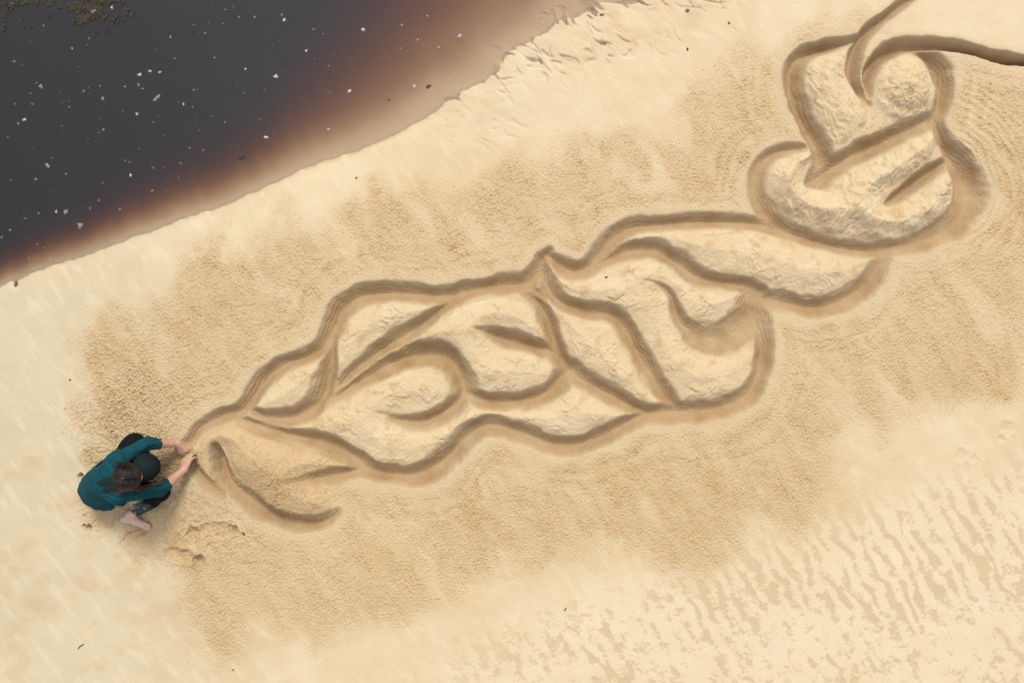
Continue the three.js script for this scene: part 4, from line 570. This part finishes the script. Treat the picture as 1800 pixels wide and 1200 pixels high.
// dark hair: a cap combed from a parting, and loose locks falling forward
{
  const capF = (x, y, z) => { const d = headField(x, y, z) - 0.010; const rx = x - J.head.x, ry = y - J.head.y, rz = z - J.head.z, fwd = rx * faceDir.x + ry * faceDir.y + rz * faceDir.z, up = rx * crown.x + ry * crown.y + rz * crown.z, sd = rx * side.x + ry * side.y + rz * side.z; const comb = 0.0022 * Math.sin(Math.atan2(sd, up + 0.02) * 34 + fwd * 50 + 2 * n3(x * 30, y * 30, z * 30)); return Math.max(d + comb + 0.004 * Math.exp(-((sd - 0.008) ** 2) / 0.00003) * (fwd > -0.02 ? 1 : 0), fwd - 0.052 - 0.4 * Math.max(0, up), -up - 0.075 - 0.5 * Math.max(0, -fwd)); };
  const [lo, hi] = box([J.head], 0.15); const geos = [mesh(capF, lo, hi, 0.004)];
  const r = rng(44), tube = (pts, rad) => { const g = new THREE.TubeGeometry(new THREE.CatmullRomCurve3(pts), 14, rad, 5); g.deleteAttribute('uv'); geos.push(g); };
  const jit = (v, a) => v.clone().add(new THREE.Vector3((r() - 0.5) * a, (r() - 0.5) * a, (r() - 0.5) * a));
  for (let i = 0; i < 150; i++) {                       // strands lying on the cap, from the parting round to the nape and temples
    const lift = r() * r(), s0 = r() < 0.5 ? 1 : -1, f0 = -0.06 + 0.13 * r(), pts = [];
    for (let k = 0; k <= 5; k++) { const a = s0 * (0.08 + k * 0.30 + 0.06 * r()), rad = 0.099 + 0.004 * r(); pts.push(hd(f0 - 0.006 * k, Math.cos(a) * rad * 0.98 + 0.014, Math.sin(a) * rad).addScaledVector(faceDir, -0.01 + (f0 < -0.03 ? 0.02 * k * 0.2 : 0))); }
    const proj = pts.map((p) => { for (let q = 0; q < 6; q++) { const d = headField(p.x, p.y, p.z) - 0.0125 - 0.004 * lift; const c = hd(-0.005, 0.015, 0), n = p.clone().sub(c).normalize(); p.addScaledVector(n, -d); } return p; });
    tube(proj, 0.0018 + 0.0026 * r());
  }
  for (let i = 0; i < 46; i++) { const a = r() * 6.28, e = 0.5 + r() * 0.9, d0 = hd(-0.01 + 0.02 * r(), Math.sin(e) * Math.cos(a) * 0.05 + 0.075, Math.sin(a) * 0.075), d1 = hd(-0.03 - 0.05 * r(), 0.05 + 0.05 * r(), Math.sin(a) * (0.10 + 0.02 * r())), d2 = hd(-0.07 - 0.05 * r(), 0.0 + 0.06 * r(), Math.sin(a + 0.4) * (0.09 + 0.05 * r())); tube([d0, d1, d2], 0.0011 + 0.0012 * r()); }
  const locks = [[[hd(0.01, 0.0, 0.092), at(242, 858, 0.52), at(262, 853, 0.42), at(286, 845, 0.37)], 34, 0.026], [[hd(-0.03, -0.02, 0.09), at(226, 861, 0.53), at(246, 859, 0.45), at(268, 854, 0.40)], 22, 0.022], [[hd(-0.02, 0.02, -0.09), at(212, 816, 0.54), at(200, 806, 0.535)], 5, 0.014], [[hd(0.0, 0.01, -0.095), at(224, 812, 0.52), at(236, 803, 0.42)], 6, 0.012], [[hd(-0.05, -0.03, 0.06), at(207, 862, 0.56), at(196, 868, 0.56)], 7, 0.014]];
  for (const [pts, n, a] of locks) for (let i = 0; i < n; i++) tube(pts.map((p, k) => jit(p, a * (k ? 1 : 1.4))), 0.0016 + 0.002 * r());
  const clean = geos.map((g) => { const h = g.index ? g : g; for (const nme of Object.keys(h.attributes)) if (!['position', 'normal'].includes(nme)) h.deleteAttribute(nme); return h; });
  const g = mergeGeometries(clean), p = g.attributes.position, c = new Float32Array(p.count * 3);
  for (let i = 0; i < p.count; i++) { const x = p.getX(i), y = p.getY(i), z = p.getZ(i), k = 1 + 0.6 * n3(x * 70, y * 70, z * 70), red = sst(0.03, 0.10, z - J.head.z); const q = Math.exp(1.1 * n3(x * 150, y * 40, z * 150)) * k; c.set([mix(0.011, 0.036, red) * q, mix(0.0078, 0.014, red) * q, mix(0.006, 0.008, red) * q], i * 3); }
  g.setAttribute('color', new THREE.BufferAttribute(c, 3)); addPart(g, new THREE.MeshPhysicalMaterial({ vertexColors: true, roughness: 0.5, specularIntensity: 0.6 }), 'hair');
}
// two dark cloth tails lying on the upper back behind the head
{
  const eye = new THREE.Vector3(0, CAM_H, 0), drop = (px, py) => { const d = at(px, py, 0).sub(eye).normalize(); let t = CAM_H - 0.85; for (let i = 0; i < 400; i++) { const q = eye.clone().addScaledVector(d, t), s = shirtField(q.x, q.y, q.z); if (s < 0.001 || q.y < 0.05) return q; t += Math.max(0.001, s * 0.4); } return eye.clone(); };
  for (const ends of [[[205, 844], [187, 846], [169, 848], 8.0], [[206, 855], [193, 859], [178, 862], 6.5]]) {
    const [a, b, c, w] = ends, P = [], I = [], n = 14, mRow = 6;
    for (let i = 0; i <= n; i++) { const t = i / n, cx = (1 - t) * (1 - t) * a[0] + 2 * t * (1 - t) * b[0] + t * t * c[0], cy = (1 - t) * (1 - t) * a[1] + 2 * t * (1 - t) * b[1] + t * t * c[1], hw = w * Math.pow(Math.sin(Math.PI * clamp(0.10 + 0.895 * t)), 0.7); for (let j = 0; j <= mRow; j++) { const s = j / mRow * 2 - 1, q = drop(cx, cy + s * hw); P.push(q.x, q.y + 0.006 + 0.006 * (1 - s * s), q.z); } }
    for (let i = 0; i < n; i++) for (let j = 0; j < mRow; j++) { const k = i * (mRow + 1) + j; I.push(k, k + 1, k + mRow + 1, k + 1, k + mRow + 2, k + mRow + 1); }
    const g = new THREE.BufferGeometry(); g.setAttribute('position', new THREE.Float32BufferAttribute(P, 3)); g.setIndex(I); g.computeVertexNormals();
    addPart(g, new THREE.MeshPhysicalMaterial({ color: lin(0.007, 0.022, 0.022), roughness: 0.9, specularIntensity: 0.3, side: THREE.DoubleSide }), used['cloth_tail_part'] ? 'cloth_tail_001' : 'cloth_tail'); used['cloth_tail_part'] = 1;
  }
}
top(person, 'person');


renderer.render(scene, camera);
